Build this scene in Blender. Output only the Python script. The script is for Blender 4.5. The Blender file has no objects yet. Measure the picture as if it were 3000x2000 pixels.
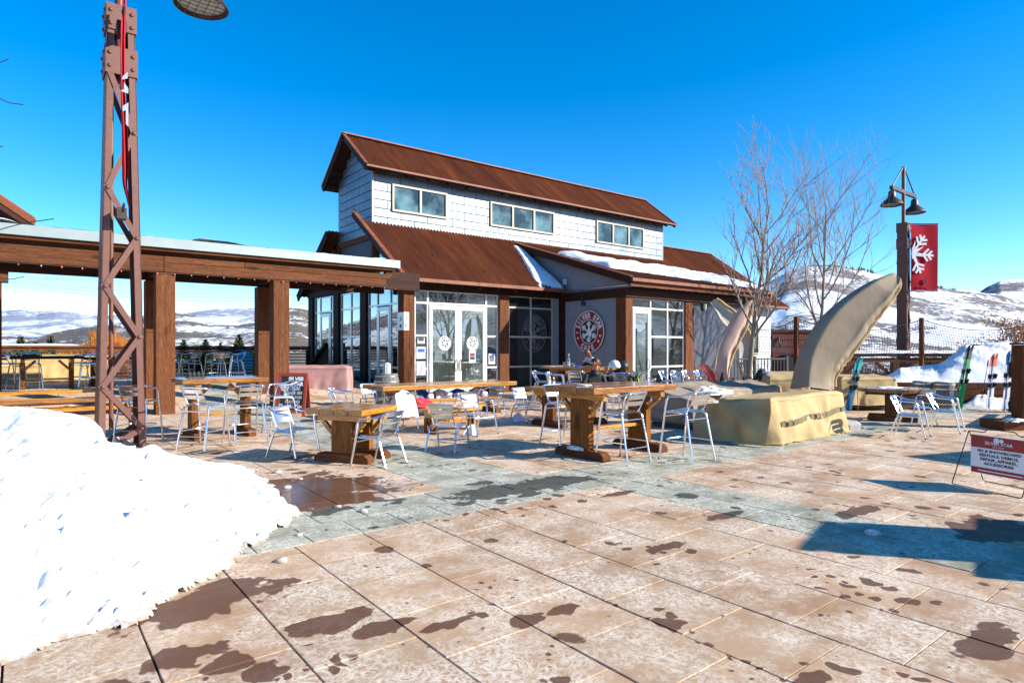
import bpy, bmesh, math, random
from mathutils import Vector, Matrix, noise
random.seed(7)
R = math.radians
SC = bpy.context.scene
COL = SC.collection
# ------------------------------------------------------------ camera, sky, sun, exposure
# scene frame: X = along the cafe facade, Y = across the patio towards it, Z up
FPX, HY, CAMH, YAW = 1830.0, 1020.0, 1.68, R(38)
cam = bpy.data.cameras.new('camera'); cam.sensor_width = 36; cam.lens = FPX/3000*36
cam.shift_y = (HY-1000)/3000; cam.clip_start = .05; cam.clip_end = 9000
co = bpy.data.objects.new('camera', cam); COL.objects.link(co)
co.location = (0, 0, CAMH); co.rotation_euler = (R(90), 0, -YAW); SC.camera = co
SUN = Vector((.63*.897, -.777*.897, .438)).normalized()
EL = math.asin(SUN.z)
w = bpy.data.worlds.new('World'); SC.world = w; w.use_nodes = True
nt = w.node_tree; nt.nodes.clear()
sk = nt.nodes.new('ShaderNodeTexSky'); sk.sky_type = 'NISHITA'; sk.sun_disc = False
sk.sun_elevation = EL; sk.sun_rotation = math.atan2(SUN.x, SUN.y)
sk.altitude = 2200; sk.air_density = 1.0; sk.dust_density = .9; sk.ozone_density = 2.0
hs = nt.nodes.new('ShaderNodeHueSaturation'); hs.inputs['Saturation'].default_value = 1.46; hs.inputs['Value'].default_value = 1.0
bg = nt.nodes.new('ShaderNodeBackground'); bg.inputs[1].default_value = .15
ow = nt.nodes.new('ShaderNodeOutputWorld')
nt.links.new(sk.outputs[0], hs.inputs['Color']); nt.links.new(hs.outputs[0], bg.inputs[0]); nt.links.new(bg.outputs[0], ow.inputs[0])
sl = bpy.data.lights.new('sun', 'SUN'); sl.energy = 5; sl.angle = R(.53); sl.color = (1, .93, .82)
so = bpy.data.objects.new('sun', sl); COL.objects.link(so); so.rotation_euler = SUN.to_track_quat('Z', 'Y').to_euler()
SC.view_settings.view_transform = 'Standard'; SC.view_settings.look = 'None'
SC.view_settings.exposure = .9; SC.view_settings.gamma = 1
# ------------------------------------------------------------ measuring helpers (photo pixel -> place on the ground or on a wall plane)
cY, sY = math.cos(YAW), math.sin(YAW)
def W(X, Y, z=0): return Vector((cY*X+sY*Y, -sY*X+cY*Y, z))        # metres right of / ahead of the viewpoint
def at(px, py, Y): return W((px-1500)/FPX*Y, Y, CAMH+(HY-py)*Y/FPX)
def G(px, py, z=0):
    Y = FPX*(CAMH-z)/(py-HY); return W((px-1500)/FPX*Y, Y, z)
def PB(px, py, b):
    k = (px-1500)/FPX; Y = b/(cY-sY*k); return Vector(((cY*k+sY)*Y, b, CAMH+(HY-py)*Y/FPX))
def proj(v):
    X = cY*v[0]-sY*v[1]; Y = sY*v[0]+cY*v[1]
    if Y < .05: return (9e9, 9e9, Y)
    return (1500+FPX*X/Y, HY-FPX*(v[2]-CAMH)/Y, Y)
# ------------------------------------------------------------ materials
def ramp(nt, fac, stops, interp='LINEAR'):
    r = nt.nodes.new('ShaderNodeValToRGB'); r.color_ramp.interpolation = interp
    e = r.color_ramp.elements
    e[0].position, e[0].color = stops[0][0], (*stops[0][1], 1) if len(stops[0][1]) == 3 else stops[0][1]
    e[1].position, e[1].color = stops[-1][0], (*stops[-1][1], 1)
    for p, c in stops[1:-1]:
        k = e.new(p); k.color = (*c, 1)
    nt.links.new(fac, r.inputs[0]); return r.outputs[0]
class M:
    def __init__(s, name, rough=.6, metal=0, col=(.5,.5,.5)):
        s.m = bpy.data.materials.new(name); s.m.use_nodes = True; s.t = s.m.node_tree
        s.p = s.t.nodes['Principled BSDF']; s.p.inputs['Roughness'].default_value = rough
        s.p.inputs['Metallic'].default_value = metal; s.p.inputs['Base Color'].default_value = (*col, 1)
    def n(s, k, **kw):
        x = s.t.nodes.new('ShaderNode'+k)
        for a, v in kw.items(): setattr(x, a, v)
        return x
    def l(s, a, b): s.t.links.new(a, b)
    def pos(s, scale=(1,1,1), obj=False, rot=(0,0,0)):
        mp = s.n('Mapping'); mp.inputs['Scale'].default_value = scale; mp.inputs['Rotation'].default_value = rot
        if obj: s.l(s.n('TexCoord').outputs['Object'], mp.inputs[0])
        else: s.l(s.n('NewGeometry').outputs['Position'], mp.inputs[0])
        return mp.outputs[0]
    def noise(s, vec, scale, detail=4, rough=.55, dist=0):
        x = s.n('TexNoise'); x.inputs['Scale'].default_value = scale; x.inputs['Detail'].default_value = detail
        x.inputs['Roughness'].default_value = rough; x.inputs['Distortion'].default_value = dist
        s.l(vec, x.inputs['Vector']); return x.outputs[0]
    def mix(s, f, a, b, mode='MIX'):
        x = s.n('Mix', data_type='RGBA', blend_type=mode)
        for v, i in ((f, 0), (a, 6), (b, 7)):
            if hasattr(v, 'links'): s.l(v, x.inputs[i])
            else: x.inputs[i].default_value = v if i == 0 else ((*v, 1) if len(v) == 3 else v)
        return x.outputs[2]
    def math(s, op, a, b=0, clamp=False):
        x = s.n('Math', operation=op, use_clamp=clamp)
        for i, v in enumerate((a, b)):
            if hasattr(v, 'links'): s.l(v, x.inputs[i])
            else: x.inputs[i].default_value = v
        return x.outputs[0]
    def step(s, v, lo, hi):
        x = s.n('MapRange'); x.inputs[1].default_value = lo; x.inputs[2].default_value = hi
        s.l(v, x.inputs[0]); return x.outputs[0]
    def col(s, c): s.l(c, s.p.inputs['Base Color']); return s
    def rgh(s, c): s.l(c, s.p.inputs['Roughness']); return s
    def bump(s, h, st=.3, d=.01):
        b = s.n('Bump'); b.inputs['Strength'].default_value = st; b.inputs['Distance'].default_value = d
        s.l(h, b.inputs['Height']); s.l(b.outputs[0], s.p.inputs['Normal']); return s
    def rnd(s): return s.n('ObjectInfo').outputs['Random']
def wood(name, dark, light, axis, rough=.55, grain=1.0, varnish=False, obj=True, bst=.5):
    m = M(name, rough); m.p.inputs['Specular IOR Level'].default_value = .5 if varnish else .15; sc = [9*grain]*3; sc[axis] = .55*grain
    v = m.pos(sc, obj=obj)
    g = m.noise(v, 2.2, 6, .62, 1.1); f = m.noise(v, 14, 3, .6, .2)
    kn = m.n('TexVoronoi'); kn.inputs['Scale'].default_value = 1
    sc2 = [2.2]*3; sc2[axis] = .7; m.l(m.pos(sc2, obj=obj), kn.inputs['Vector'])
    c = ramp(m.t, g, [(.3, dark), (.5, tuple((a+b)/2 for a, b in zip(dark, light))), (.7, light)])
    c = m.mix(m.step(f, .35, .75), c, tuple(x*.45 for x in dark))
    c = m.mix(m.math('MULTIPLY', m.step(kn.outputs[0], .16, .07), .8), c, tuple(x*.4 for x in dark))
    hv = m.n('HueSaturation'); m.l(c, hv.inputs['Color']); m.l(m.math('ADD', m.math('MULTIPLY', m.rnd(), .35), .82), hv.inputs['Value'])
    m.col(hv.outputs[0]); m.bump(g, bst, .012)
    if varnish:
        m.p.inputs['Coat Weight'].default_value = .35; m.p.inputs['Coat Roughness'].default_value = .12
    return m.m
MT = {}
for ax, nm in enumerate('xyz'):
    MT['stain_'+nm] = wood('stained_timber_'+nm, (.088,.030,.012), (.25,.092,.034), ax, .75)
    MT['varn_'+nm] = wood('varnished_timber_'+nm, (.30,.085,.006), (.78,.38,.025), ax, .38, varnish=True)
    MT['leg_'+nm] = wood('dark_varnished_leg_'+nm, (.12,.036,.008), (.36,.14,.022), ax, .5)
    MT['worn_'+nm] = wood('worn_tabletop_'+nm, (.15,.05,.012), (.56,.24,.05), ax, .22, varnish=True)
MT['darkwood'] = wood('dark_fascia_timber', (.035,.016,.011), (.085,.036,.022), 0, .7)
MT['redtrim'] = wood('red_brown_fascia', (.15,.045,.02), (.30,.10,.045), 0, .6)
def simple(name, col, rough=.6, metal=0, n=.12, sc=20, bump=.1, **kw):
    m = M(name, rough, metal, col)
    v = m.noise(m.pos(obj=True), sc, 4)
    c = m.mix(m.step(v, .3, .7), tuple(x*(1-n) for x in col), tuple(min(1, x*(1+n)) for x in col)); m.col(c)
    if bump: m.bump(v, bump, .004)
    for k, x in kw.items(): m.p.inputs[k.replace('_', ' ')].default_value = x
    return m.m
MT['alu'] = simple('brushed_aluminium', (.82,.83,.84), .24, 1, .06, 60, .05)
MT['slat'] = simple('aluminium_slat', (.80,.81,.82), .32, 1, .10, 25, .08)
MT['steel'] = simple('galvanised_steel', (.55,.57,.58), .4, 1, .12, 12)
MT['tower'] = simple('brown_painted_steel', (.14,.057,.038), .5, 0, .12, 9, .15)
MT['lampmetal'] = simple('dark_bronze_metal', (.055,.04,.035), .45, .4, .15, 9)
MT['redcloth'] = simple('red_banner_cloth', (.42,.004,.018), 1.0, 0, .10, 6)
MT['white'] = simple('white_paint', (.8,.8,.79), .6, 0, .04, 8, .03)
MT['frame'] = simple('white_window_frame', (.66,.66,.62), .45, 0, .05, 8, .03)
MT['beige'] = simple('beige_window_frame', (.42,.38,.28), .5, 0, .06, 8, .03)
MT['black'] = simple('black_rubber', (.02,.02,.022), .5, 0, .2, 20)
MT['char'] = simple('charcoal_paint', (.025,.025,.028), .55, 0, .2, 10)
MT['redplastic'] = simple('red_plastic', (.42,.035,.03), .45, 0, .1, 8)
MT['signred'] = simple('dark_red_enamel', (.30,.018,.022), .35, 0, .12, 5, .03)
MT['maroon'] = simple('maroon_print', (.22,.012,.02), .4, 0, .05, 5, .0)
MT['chrome'] = simple('polished_letter_metal', (.9,.9,.9), .3, .25, .05, 30, .03)
MT['paper'] = simple('paper_notice', (.72,.75,.73), .7, 0, .05, 30, .0)
MT['orange'] = simple('orange_glass_bulb', (.75,.16,.05), .25, 0, .1, 30, 0)
MT['skin'] = simple('skin', (.60,.30,.20), .55, 0, .08, 30, .05)
MT['hair'] = simple('long_brown_hair', (.22,.085,.03), .45, 0, .5, 40, .6)
MT['blackcloth'] = simple('black_jacket_cloth', (.018,.018,.021), .7, 0, .35, 14, .5)
MT['greycloth'] = simple('grey_cloth', (.16,.155,.17), .75, 0, .25, 14, .5)
MT['whitecloth'] = simple('white_cloth', (.74,.72,.80), .8, 0, .08, 10, .4)
MT['bluecloth'] = simple('blue_cloth', (.03,.10,.50), .7, 0, .2, 12, .4)
MT['redbag'] = simple('red_bag_cloth', (.45,.02,.03), .7, 0, .2, 12, .4)
MT['concrete'] = simple('concrete', (.36,.34,.31), .85, 0, .15, 12, .3)
MT['brick'] = simple('red_stained_siding', (.20,.052,.035), .75, 0, .12, 4, .2)
MT['whiteside'] = simple('pale_siding', (.62,.66,.68), .6, 0, .06, 3, .05)
MT['board'] = simple('chalkboard_slate', (.022,.024,.026), .6, 0, .25, 6, .05)
MT['chalk'] = simple('chalk_white', (.82,.82,.82), .9, 0, .05, 60, .0)
MT['teal'] = simple('teal_ski_topsheet', (.03,.42,.38), .35, 0, .15, 20, 0)
MT['green'] = simple('green_ski_topsheet', (.03,.42,.06), .35, 0, .15, 20, 0)
MT['skiorange'] = simple('orange_ski_tip', (.75,.11,.03), .35, 0, .1, 20, 0)
MT['skiwhite'] = simple('white_ski_topsheet', (.72,.74,.76), .3, 0, .05, 20, 0)
MT['skiblue'] = simple('blue_ski_topsheet', (.02,.16,.30), .3, 0, .1, 20, 0)
MT['barrel'] = wood('grey_barrel_oak', (.16,.145,.125), (.33,.31,.28), 2, .8)
MT['goggle'] = simple('orange_mirror_lens', (.85,.14,.02), .08, .7, .5, 6, 0)
MT['rope'] = simple('black_net_cord', (.02,.018,.018), .8, 0, .1, 20, 0)
def snow(name, dirt=.25, rim=False):
    m = M(name, .75)
    v = m.noise(m.pos(), 1.6, 5, .65); f = m.noise(m.pos(), 26, 5, .7); g = m.noise(m.pos(), 5, 6, .75)
    c = m.mix(m.math('MULTIPLY', m.step(v, .62, .70), dirt*1.6), (.80,.81,.83), (.46,.34,.15))
    if rim:
        sp = m.n('SeparateXYZ'); m.l(m.n('NewGeometry').outputs['Position'], sp.inputs[0])
        c = m.mix(m.math('MULTIPLY', m.math('MULTIPLY', m.step(sp.outputs[2], .12, .0), m.step(g, .35, .55)), .95), c, (.36,.27,.16))
    m.col(c); h = m.math('ADD', m.math('MULTIPLY', f, .35), g); m.bump(h, .55, .05)
    m.p.inputs['Subsurface Weight'].default_value = .12; m.p.inputs['Subsurface Radius'].default_value = (.02,.03,.04)
    return m.m
MT['snow'] = snow('packed_snow', .35, True); MT['cleansnow'] = snow('clean_snow', .08)
def canvas(name, a, b, rough=.8):
    m = M(name, rough); v = m.noise(m.pos(obj=True), 2.5, 4); f = m.noise(m.pos((1,1,.35), obj=True), 7, 4, .6, .6); t = m.noise(m.pos(obj=True), 180, 2)
    m.col(m.mix(m.step(v, .3, .7), a, b)); m.bump(m.math('ADD', f, m.math('MULTIPLY', t, .05)), .16, .04); return m.m
MT['canvas'] = canvas('tan_canvas_cover', (.34,.235,.10), (.52,.375,.165)); MT['taupe'] = canvas('taupe_canvas_cover', (.25,.19,.125), (.31,.24,.16))
MT['pinkcanvas'] = canvas('faded_pink_canvas', (.50,.33,.26), (.58,.40,.32)); MT['greycanvas'] = canvas('pale_grey_canvas', (.42,.39,.34), (.50,.47,.42))
MT['pinkcloth'] = canvas('dusty_pink_cover', (.46,.25,.23), (.52,.30,.28)); MT['olive'] = canvas('olive_grey_cover', (.15,.15,.115), (.19,.185,.15))
MT['stripe'] = canvas('dark_mesh_strip', (.10,.085,.04), (.20,.165,.08))
def rust(name):
    m = M(name, .8); m.p.inputs['Specular IOR Level'].default_value = .2; v = m.math('ADD', m.math('MULTIPLY', m.noise(m.pos((2.6,.35,.35)), 1.6, 5, .65), .6), m.math('MULTIPLY', m.noise(m.pos((1.2,.02,.02)), 1.1, 1), .4)); f = m.noise(m.pos((9,.6,.6)), 3, 4)
    c = ramp(m.t, v, [(.3, (.095,.024,.009)), (.5, (.17,.045,.015)), (.72, (.29,.088,.025))])
    c = m.mix(m.math('MULTIPLY', m.step(f, .55, .8), .4), c, (.07,.022,.014)); m.col(c); return m.m
MT['rust'] = rust('rusted_corrugated_steel'); MT['rusttrim'] = simple('rusted_trim_steel', (.19,.055,.018), .6, 0, .3, 3, .1)
def zinc():
    m = M('zinc_siding', .34, .88); v = m.noise(m.pos((1,1,.4)), 1.1, 4); f = m.noise(m.pos(), 9, 5, .7)
    c = m.mix(m.step(v, .3, .7), (.15,.18,.215), (.235,.26,.28)); c = m.mix(m.math('MULTIPLY', m.step(f, .5, .8), .25), c, (.38,.42,.45))
    hv = m.n('HueSaturation'); m.l(c, hv.inputs['Color']); m.l(m.math('ADD', m.math('MULTIPLY', m.rnd(), .26), .84), hv.inputs['Value']); m.col(hv.outputs[0])
    m.rgh(m.math('ADD', m.math('MULTIPLY', m.rnd(), .14), .44)); m.bump(v, .25, .03); return m.m
MT['zinc'] = zinc(); MT['corr'] = simple('grey_corrugated_steel', (.21,.22,.24), .5, .35, .1, 3, .05)
MT['flash'] = simple('galvanised_flashing', (.27,.33,.33), .5, .25, .08, 2, .05)
def glass(name, dark, refl=.3, k=2.2):
    m = M(name); t = m.t; t.nodes.remove(m.p)
    d = m.n('BsdfDiffuse'); v = m.noise(m.pos(), 1.1, 3)
    m.l(m.mix(m.step(v, .4, .65), dark, tuple(x*k for x in dark)), d.inputs[0])
    g = m.n('BsdfGlossy'); g.inputs['Roughness'].default_value = .015; g.inputs[0].default_value = (.9,.97,.95,1)
    wv = m.noise(m.pos((1,1,.6)), .9, 2); b = m.n('Bump'); b.inputs['Strength'].default_value = .12; b.inputs['Distance'].default_value = .03
    m.l(wv, b.inputs['Height']); m.l(b.outputs[0], g.inputs['Normal'])
    fr = m.n('Fresnel'); fr.inputs[0].default_value = 1.55
    f = m.math('ADD', m.math('MULTIPLY', fr.outputs[0], 1.0), refl, True)
    mx = m.n('MixShader'); m.l(f, mx.inputs[0]); m.l(d.outputs[0], mx.inputs[1]); m.l(g.outputs[0], mx.inputs[2])
    m.l(mx.outputs[0], t.nodes['Material Output'].inputs[0]); return m.m
MT['glass'] = glass('dark_window_glass', (.008,.011,.012), .10); MT['doorglass'] = glass('door_glass', (.035,.055,.052), .38)
MT['sideglass'] = glass('side_window_glass', (.01,.012,.013), .26); MT['upglass'] = glass('upper_window_glass', (.008,.015,.016), .02, 14)  # upglass: pale blotches in the pane colour stand in for reflections
MT['bottle'] = simple('clear_bottle_glass', (.75,.8,.8), .08, 0, .05, 8, 0, Transmission_Weight=.85)
MT['amber'] = simple('amber_bottle_glass', (.35,.13,.02), .08, 0, .1, 8, 0, Transmission_Weight=.5)
MT['lens'] = simple('lamp_glass', (.45,.45,.38), .3, 0, .2, 14, .1)
def paver(name, a, b, wet, salt):
    m = M(name, .8); m.p.inputs['Specular IOR Level'].default_value = .25; P = m.pos()
    big = m.noise(P, .7, 3); med = m.noise(P, 3.5, 5, .65)
    c = m.mix(m.step(big, .35, .65), a, b)
    hv = m.n('HueSaturation'); m.l(c, hv.inputs['Color']); r = m.rnd()
    m.l(m.math('ADD', m.math('MULTIPLY', r, .22), .88), hv.inputs['Value']); c = hv.outputs[0]
    # salt bloom: a film with cell outlines left by dried puddles
    wp = m.n('VectorMath', operation='ADD'); nz = m.n('TexNoise'); nz.inputs['Scale'].default_value = 6; m.l(P, nz.inputs['Vector'])
    sc = m.n('VectorMath', operation='SCALE'); sc.inputs[3].default_value = .16; m.l(nz.outputs[1], sc.inputs[0])
    m.l(P, wp.inputs[0]); m.l(sc.outputs[0], wp.inputs[1]); WP = wp.outputs[0]
    v1 = m.n('TexVoronoi', feature='DISTANCE_TO_EDGE'); v1.inputs['Scale'].default_value = 13; m.l(WP, v1.inputs['Vector'])
    fine = m.noise(WP, 30, 6, .78); film = m.noise(P, 1.7, 5, .7)
    ring = m.math('MULTIPLY', m.step(v1.outputs[0], .08, .01), m.step(film, .40, .54))
    filmm = m.math('MULTIPLY', m.step(fine, .46, .56), m.step(film, .39, .60))
    s = m.math('MAXIMUM', m.math('MULTIPLY', ring, .65), m.math('MULTIPLY', filmm, .9)); sy_ = m.n('SeparateXYZ'); m.l(P, sy_.inputs[0]); s = m.math('ADD', m.math('MULTIPLY', s, .95), m.math('MULTIPLY', m.math('MULTIPLY', m.step(film, .35, .62), m.math('ADD', m.step(fine, .35, .65), .3)), .20), True)
    c = m.mix(m.math('MULTIPLY', s, .85), c, salt)
    # wet spots: round drips and blots
    def blots(scale, th, gate_lo, gate_s, seed):
        v = m.n('TexVoronoi', feature='F1'); v.inputs['Scale'].default_value = scale
        of = m.n('VectorMath', operation='ADD'); m.l(WP, of.inputs[0]); of.inputs[1].default_value = (seed, seed*1.7, 0); m.l(of.outputs[0], v.inputs['Vector'])
        g = m.noise(of.outputs[0], gate_s, 2)
        j = m.n('SeparateColor'); m.l(v.outputs['Color'], j.inputs[0])
        rad = m.math('MULTIPLY', m.step(g, gate_lo, gate_lo+.22), m.math('ADD', m.math('MULTIPLY', j.outputs[0], th), th*.25))
        return m.step(m.math('SUBTRACT', rad, m.math('ADD', v.outputs[0], m.math('MULTIPLY', m.math('SUBTRACT', med, .5), .22))), -.012, .035)
    wm = m.math('MAXIMUM', m.math('MAXIMUM', blots(4.6, .40, .45, .9, 3.1), blots(2.3, .34, .48, .7, 11.3)), blots(9, .38, .48, 1.1, 21.3))
    # meltwater beside the snow heap
    def zone(cx, cy, rx, ry):
        mp = m.n('Mapping'); mp.inputs['Location'].default_value = (-cx/rx, -cy/ry, 0); mp.inputs['Scale'].default_value = (1/rx, 1/ry, 0)
        m.l(WP, mp.inputs[0]); ln = m.n('VectorMath', operation='LENGTH'); m.l(mp.outputs[0], ln.inputs[0]); return ln.outputs[1]
    z = m.math('MINIMUM', m.math('MINIMUM', zone(2.7, 7.3, 1.3, 1.25), zone(1.0, 4.62, .72, .36)), zone(4.9, 5.95, 1.5, .38))
    for (bx_, by_, rx_, ry_) in ((7.2,1.9,.8,.45),)+tuple((*G(px, py)[:2], rx, ry) for px, py, rx, ry in ((985,1808,.42,.20),(1130,1815,.30,.12),(1345,1800,.42,.10),(560,1895,.34,.22),(700,1915,.20,.16),(330,1985,.30,.16),(790,1935,.16,.14),(690,1760,.10,.22),(1545,1790,.20,.12),(1650,1760,.22,.10),(2350,1960,.18,.09),(2120,1500,.5,.12),(2500,1490,.6,.16),(2850,1860,.5,.18),(1800,1440,.45,.10),(1560,1440,.5,.12),(1400,1410,.4,.14),(1950,1590,.35,.10),(880,1335,.4,.2))):
        z = m.math('MINIMUM', z, zone(bx_, by_, rx_*.85, ry_*.85))
    zz = m.step(m.math('ADD', z, m.math('MULTIPLY', m.noise(P, 3.0, 3, .6), 2.0)), 1.78, 1.72)
    wm = m.math('MAXIMUM', wm, zz)
    c = m.mix(m.math('MULTIPLY', wm, .88), c, wet); m.col(c)
    pud = m.math('LESS_THAN', zone(3.0, 7.2, .95, .75), 1)
    m.rgh(m.math('SUBTRACT', .85, m.math('ADD', m.math('MULTIPLY', wm, .20), m.math('MULTIPLY', pud, .56))))
    m.bump(m.noise(P, 60, 4, .7), .15, .004); return m.m
MT['tan'] = paver('tan_salt_stained_paver', (.37,.215,.115), (.47,.305,.18), (.10,.036,.015), (.76,.66,.52))
MT['gry'] = paver('grey_green_salt_stained_paver', (.225,.22,.155), (.285,.275,.20), (.04,.041,.03), (.70,.67,.55))
MT['joint'] = simple('dark_joint_bed', (.05,.042,.036), .95, 0, .3, 30, .2)
def hillmat(name, brush, amount, sx, sy, sc, snowc=(.84,.86,.90)):
    m = M(name, .9); v = m.noise(m.pos((sx, sy, 1)), sc, 9, .8, .3); b = m.noise(m.pos((1,1,1)), sc*.06, 3, .6)
    k = m.math('ADD', v, m.math('MULTIPLY', m.math('SUBTRACT', b, .5), .9))
    m.col(m.mix(m.step(k, amount, amount+.035), snowc, brush)); return m.m
MT['hillA'] = hillmat('snowy_brush_hillside', (.13,.105,.095), .48, 1, 1, .22)
MT['hillB'] = hillmat('sagebrush_hillside', (.12,.095,.065), .41, 1, 1, .30)
MT['hillC'] = hillmat('far_snowy_range', (.26,.28,.35), .47, 1, 1, .02, (.74,.79,.88))  # blue-grey brush and bluish snow put distance haze into the colour
MT['field'] = hillmat('straw_and_snow_field', (.30,.20,.10), .36, 1, 1, .08, (.6,.55,.5))
MT['bark'] = simple('pale_bark', (.26,.19,.13), .8, 0, .35, 18, .5); MT['twig'] = simple('grey_brown_twigs', (.25,.195,.155), .8, 0, .2, 18, 0)
MT['leaf'] = simple('dry_orange_leaves', (.52,.20,.035), .8, 0, .35, 30, 0); MT['willow'] = simple('orange_willow_stems', (.72,.26,.03), .8, 0, .3, 3, 0)
MT['brush'] = simple('brown_brush_stems', (.17,.095,.06), .9, 0, .3, 3, 0); MT['needle'] = simple('dark_conifer_needles', (.045,.06,.025), .8, 0, .4, 3, 0)
# ------------------------------------------------------------ mesh builder
class MB:
    def __init__(s): s.v = []; s.f = []; s.mi = []; s.c = 0
    def add(s, vs, fs, mi=0):
        o = len(s.v); s.v += [tuple(v) for v in vs]; s.f += [tuple(i+o for i in f) for f in fs]; s.mi += [mi]*len(fs); return s
    def box(s, x0, x1, y0, y1, z0, z1, mt=None, mi=0):
        vs = [Vector((x, y, z)) for z in (z0, z1) for y in (y0, y1) for x in (x0, x1)]
        if mt: vs = [mt @ v for v in vs]
        return s.add(vs, [(0,2,3,1),(4,5,7,6),(0,1,5,4),(2,6,7,3),(0,4,6,2),(1,3,7,5)], mi)
    def beam(s, p, q, wd, ht, up=(0,0,1), mi=0, e=0):
        p, q = Vector(p), Vector(q); d = (q-p); L = d.length; d /= L
        x = d.cross(Vector(up))
        if x.length < 1e-4: x = d.cross(Vector((0,1,0)))
        x.normalize(); u = x.cross(d)
        vs = []
        for t in (-e, L+e):
            for a, b in ((-1,-1),(1,-1),(1,1),(-1,1)): vs.append(p+d*t+x*(a*wd/2)+u*(b*ht/2))
        return s.add(vs, [(0,1,2,3),(7,6,5,4),(0,4,5,1),(1,5,6,2),(2,6,7,3),(3,7,4,0)], mi)
    def tube(s, pts, r, n=6, mi=0, cap=True):
        pts = [Vector(p) for p in pts]; m = len(pts); rs = r if isinstance(r, (list, tuple)) else [r]*m
        T = [(pts[min(i+1, m-1)]-pts[max(i-1, 0)]).normalized() for i in range(m)]
        u = T[0].orthogonal().normalized(); vs = []
        for i in range(m):
            u = (u-T[i]*u.dot(T[i]))
            u = u.normalized() if u.length > 1e-5 else T[i].orthogonal().normalized()
            w_ = T[i].cross(u)
            for k in range(n):
                a = 2*math.pi*k/n; vs.append(pts[i]+(u*math.cos(a)+w_*math.sin(a))*rs[i])
        fs = [(i*n+k, i*n+(k+1)%n, (i+1)*n+(k+1)%n, (i+1)*n+k) for i in range(m-1) for k in range(n)]
        if cap: fs += [tuple(range(n))[::-1], tuple((m-1)*n+k for k in range(n))]
        return s.add(vs, fs, mi)
    def lathe(s, prof, c=(0,0,0), n=20, mi=0, mt=None):
        c = Vector(c); vs = []
        for r, z in prof:
            for k in range(n):
                a = 2*math.pi*k/n; v = Vector((r*math.cos(a), r*math.sin(a), z))
                vs.append((mt @ v if mt else v)+c)
        m = len(prof); fs = [(i*n+k, i*n+(k+1)%n, (i+1)*n+(k+1)%n, (i+1)*n+k) for i in range(m-1) for k in range(n)]
        if prof[0][0] > 1e-3: fs.append(tuple(range(n))[::-1])
        if prof[-1][0] > 1e-3: fs.append(tuple((m-1)*n+k for k in range(n)))
        return s.add(vs, fs, mi)
    def prism(s, poly, h0, h1, fn=None, mi=0):       # poly in 2D, fn maps (u,v,h)->point
        fn = fn or (lambda u, v, h: Vector((u, v, h))); n = len(poly)
        vs = [fn(u, v, h0) for u, v in poly]+[fn(u, v, h1) for u, v in poly]
        return s.add(vs, [tuple(range(n))[::-1], tuple(range(n, 2*n))]+[(k, (k+1)%n, n+(k+1)%n, n+k) for k in range(n)], mi)
    def grid(s, fn, nu, nv, mi=0):
        o = [fn(i/nu, j/nv) for j in range(nv+1) for i in range(nu+1)]
        return s.add(o, [(j*(nu+1)+i, j*(nu+1)+i+1, (j+1)*(nu+1)+i+1, (j+1)*(nu+1)+i) for j in range(nv) for i in range(nu)], mi)
    def mesh(s, name, mats, smooth=False, fix=True):
        me = bpy.data.meshes.new(name); me.from_pydata(s.v, [], s.f)
        for m in (mats if isinstance(mats, (list, tuple)) else [mats]): me.materials.append(m)
        me.polygons.foreach_set('material_index', s.mi)
        if fix:
            b = bmesh.new(); b.from_mesh(me); bmesh.ops.recalc_face_normals(b, faces=b.faces); b.to_mesh(me); b.free()
        me.update()
        if smooth:
            me.polygons.foreach_set('use_smooth', [True]*len(me.polygons))
            if smooth != 'all' and hasattr(me, 'set_sharp_from_angle'): me.set_sharp_from_angle(angle=R(40))
        return me
    def obj(s, name, mats, parent=None, smooth=False, fix=True, loc=None, bevel=0):
        o = bpy.data.objects.new(name, s.mesh(name, mats, smooth, fix)); COL.objects.link(o)
        if parent: o.parent = parent
        if loc: o.location = loc
        if bevel:
            bv = o.modifiers.new('bevel', 'BEVEL'); bv.width = bevel; bv.segments = 2; bv.limit_method = 'ANGLE'
        return o
def thing(name, label, cat, loc=(0,0,0), rz=0, group=None):
    o = bpy.data.objects.new(name, None); COL.objects.link(o); o.location = loc; o.rotation_euler = (0,0,rz); o.empty_display_size = .1
    o['label'] = label; o['category'] = cat
    if group: o['group'] = group
    return o
def tag(o, label, cat, group=None):
    o['label'] = label; o['category'] = cat
    if group: o['group'] = group
    return o
def struct(o): o['kind'] = 'structure'; return o
def stuff(o): o['kind'] = 'stuff'; return o
def inst(me, name, parent, loc=(0,0,0), rot=None):
    o = bpy.data.objects.new(name, me); COL.objects.link(o); o.location = loc
    if rot: o.rotation_euler = rot
    if parent: o.parent = parent
    return o
def dup(root, label, loc, rz, group=None):
    r = root.copy(); COL.objects.link(r); r.location = loc; r.rotation_euler = (0,0,rz); r['label'] = label
    if group: r['group'] = group
    for ch in root.children:
        c = ch.copy(); COL.objects.link(c); c.parent = r
        for g in ch.children:
            d = g.copy(); COL.objects.link(d); d.parent = c
    return r
def text_mesh(s, size, extrude, mat, align='CENTER', spacing=1.0, bold=0.0, shear=0, sx=1.0, leading=1.0):
    cu = bpy.data.curves.new('txt', 'FONT'); cu.body = s; cu.size = size; cu.extrude = extrude; cu.align_x = align; cu.offset = bold
    cu.space_character = spacing; cu.shear = shear; cu.space_line = leading; cu.resolution_u = 3
    o = bpy.data.objects.new('txt', cu); COL.objects.link(o)
    me = bpy.data.meshes.new_from_object(o.evaluated_get(bpy.context.evaluated_depsgraph_get())); bpy.data.objects.remove(o)
    if sx != 1:
        for v in me.vertices: v.co.x *= sx
    me.materials.clear(); me.materials.append(mat); return me
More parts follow.
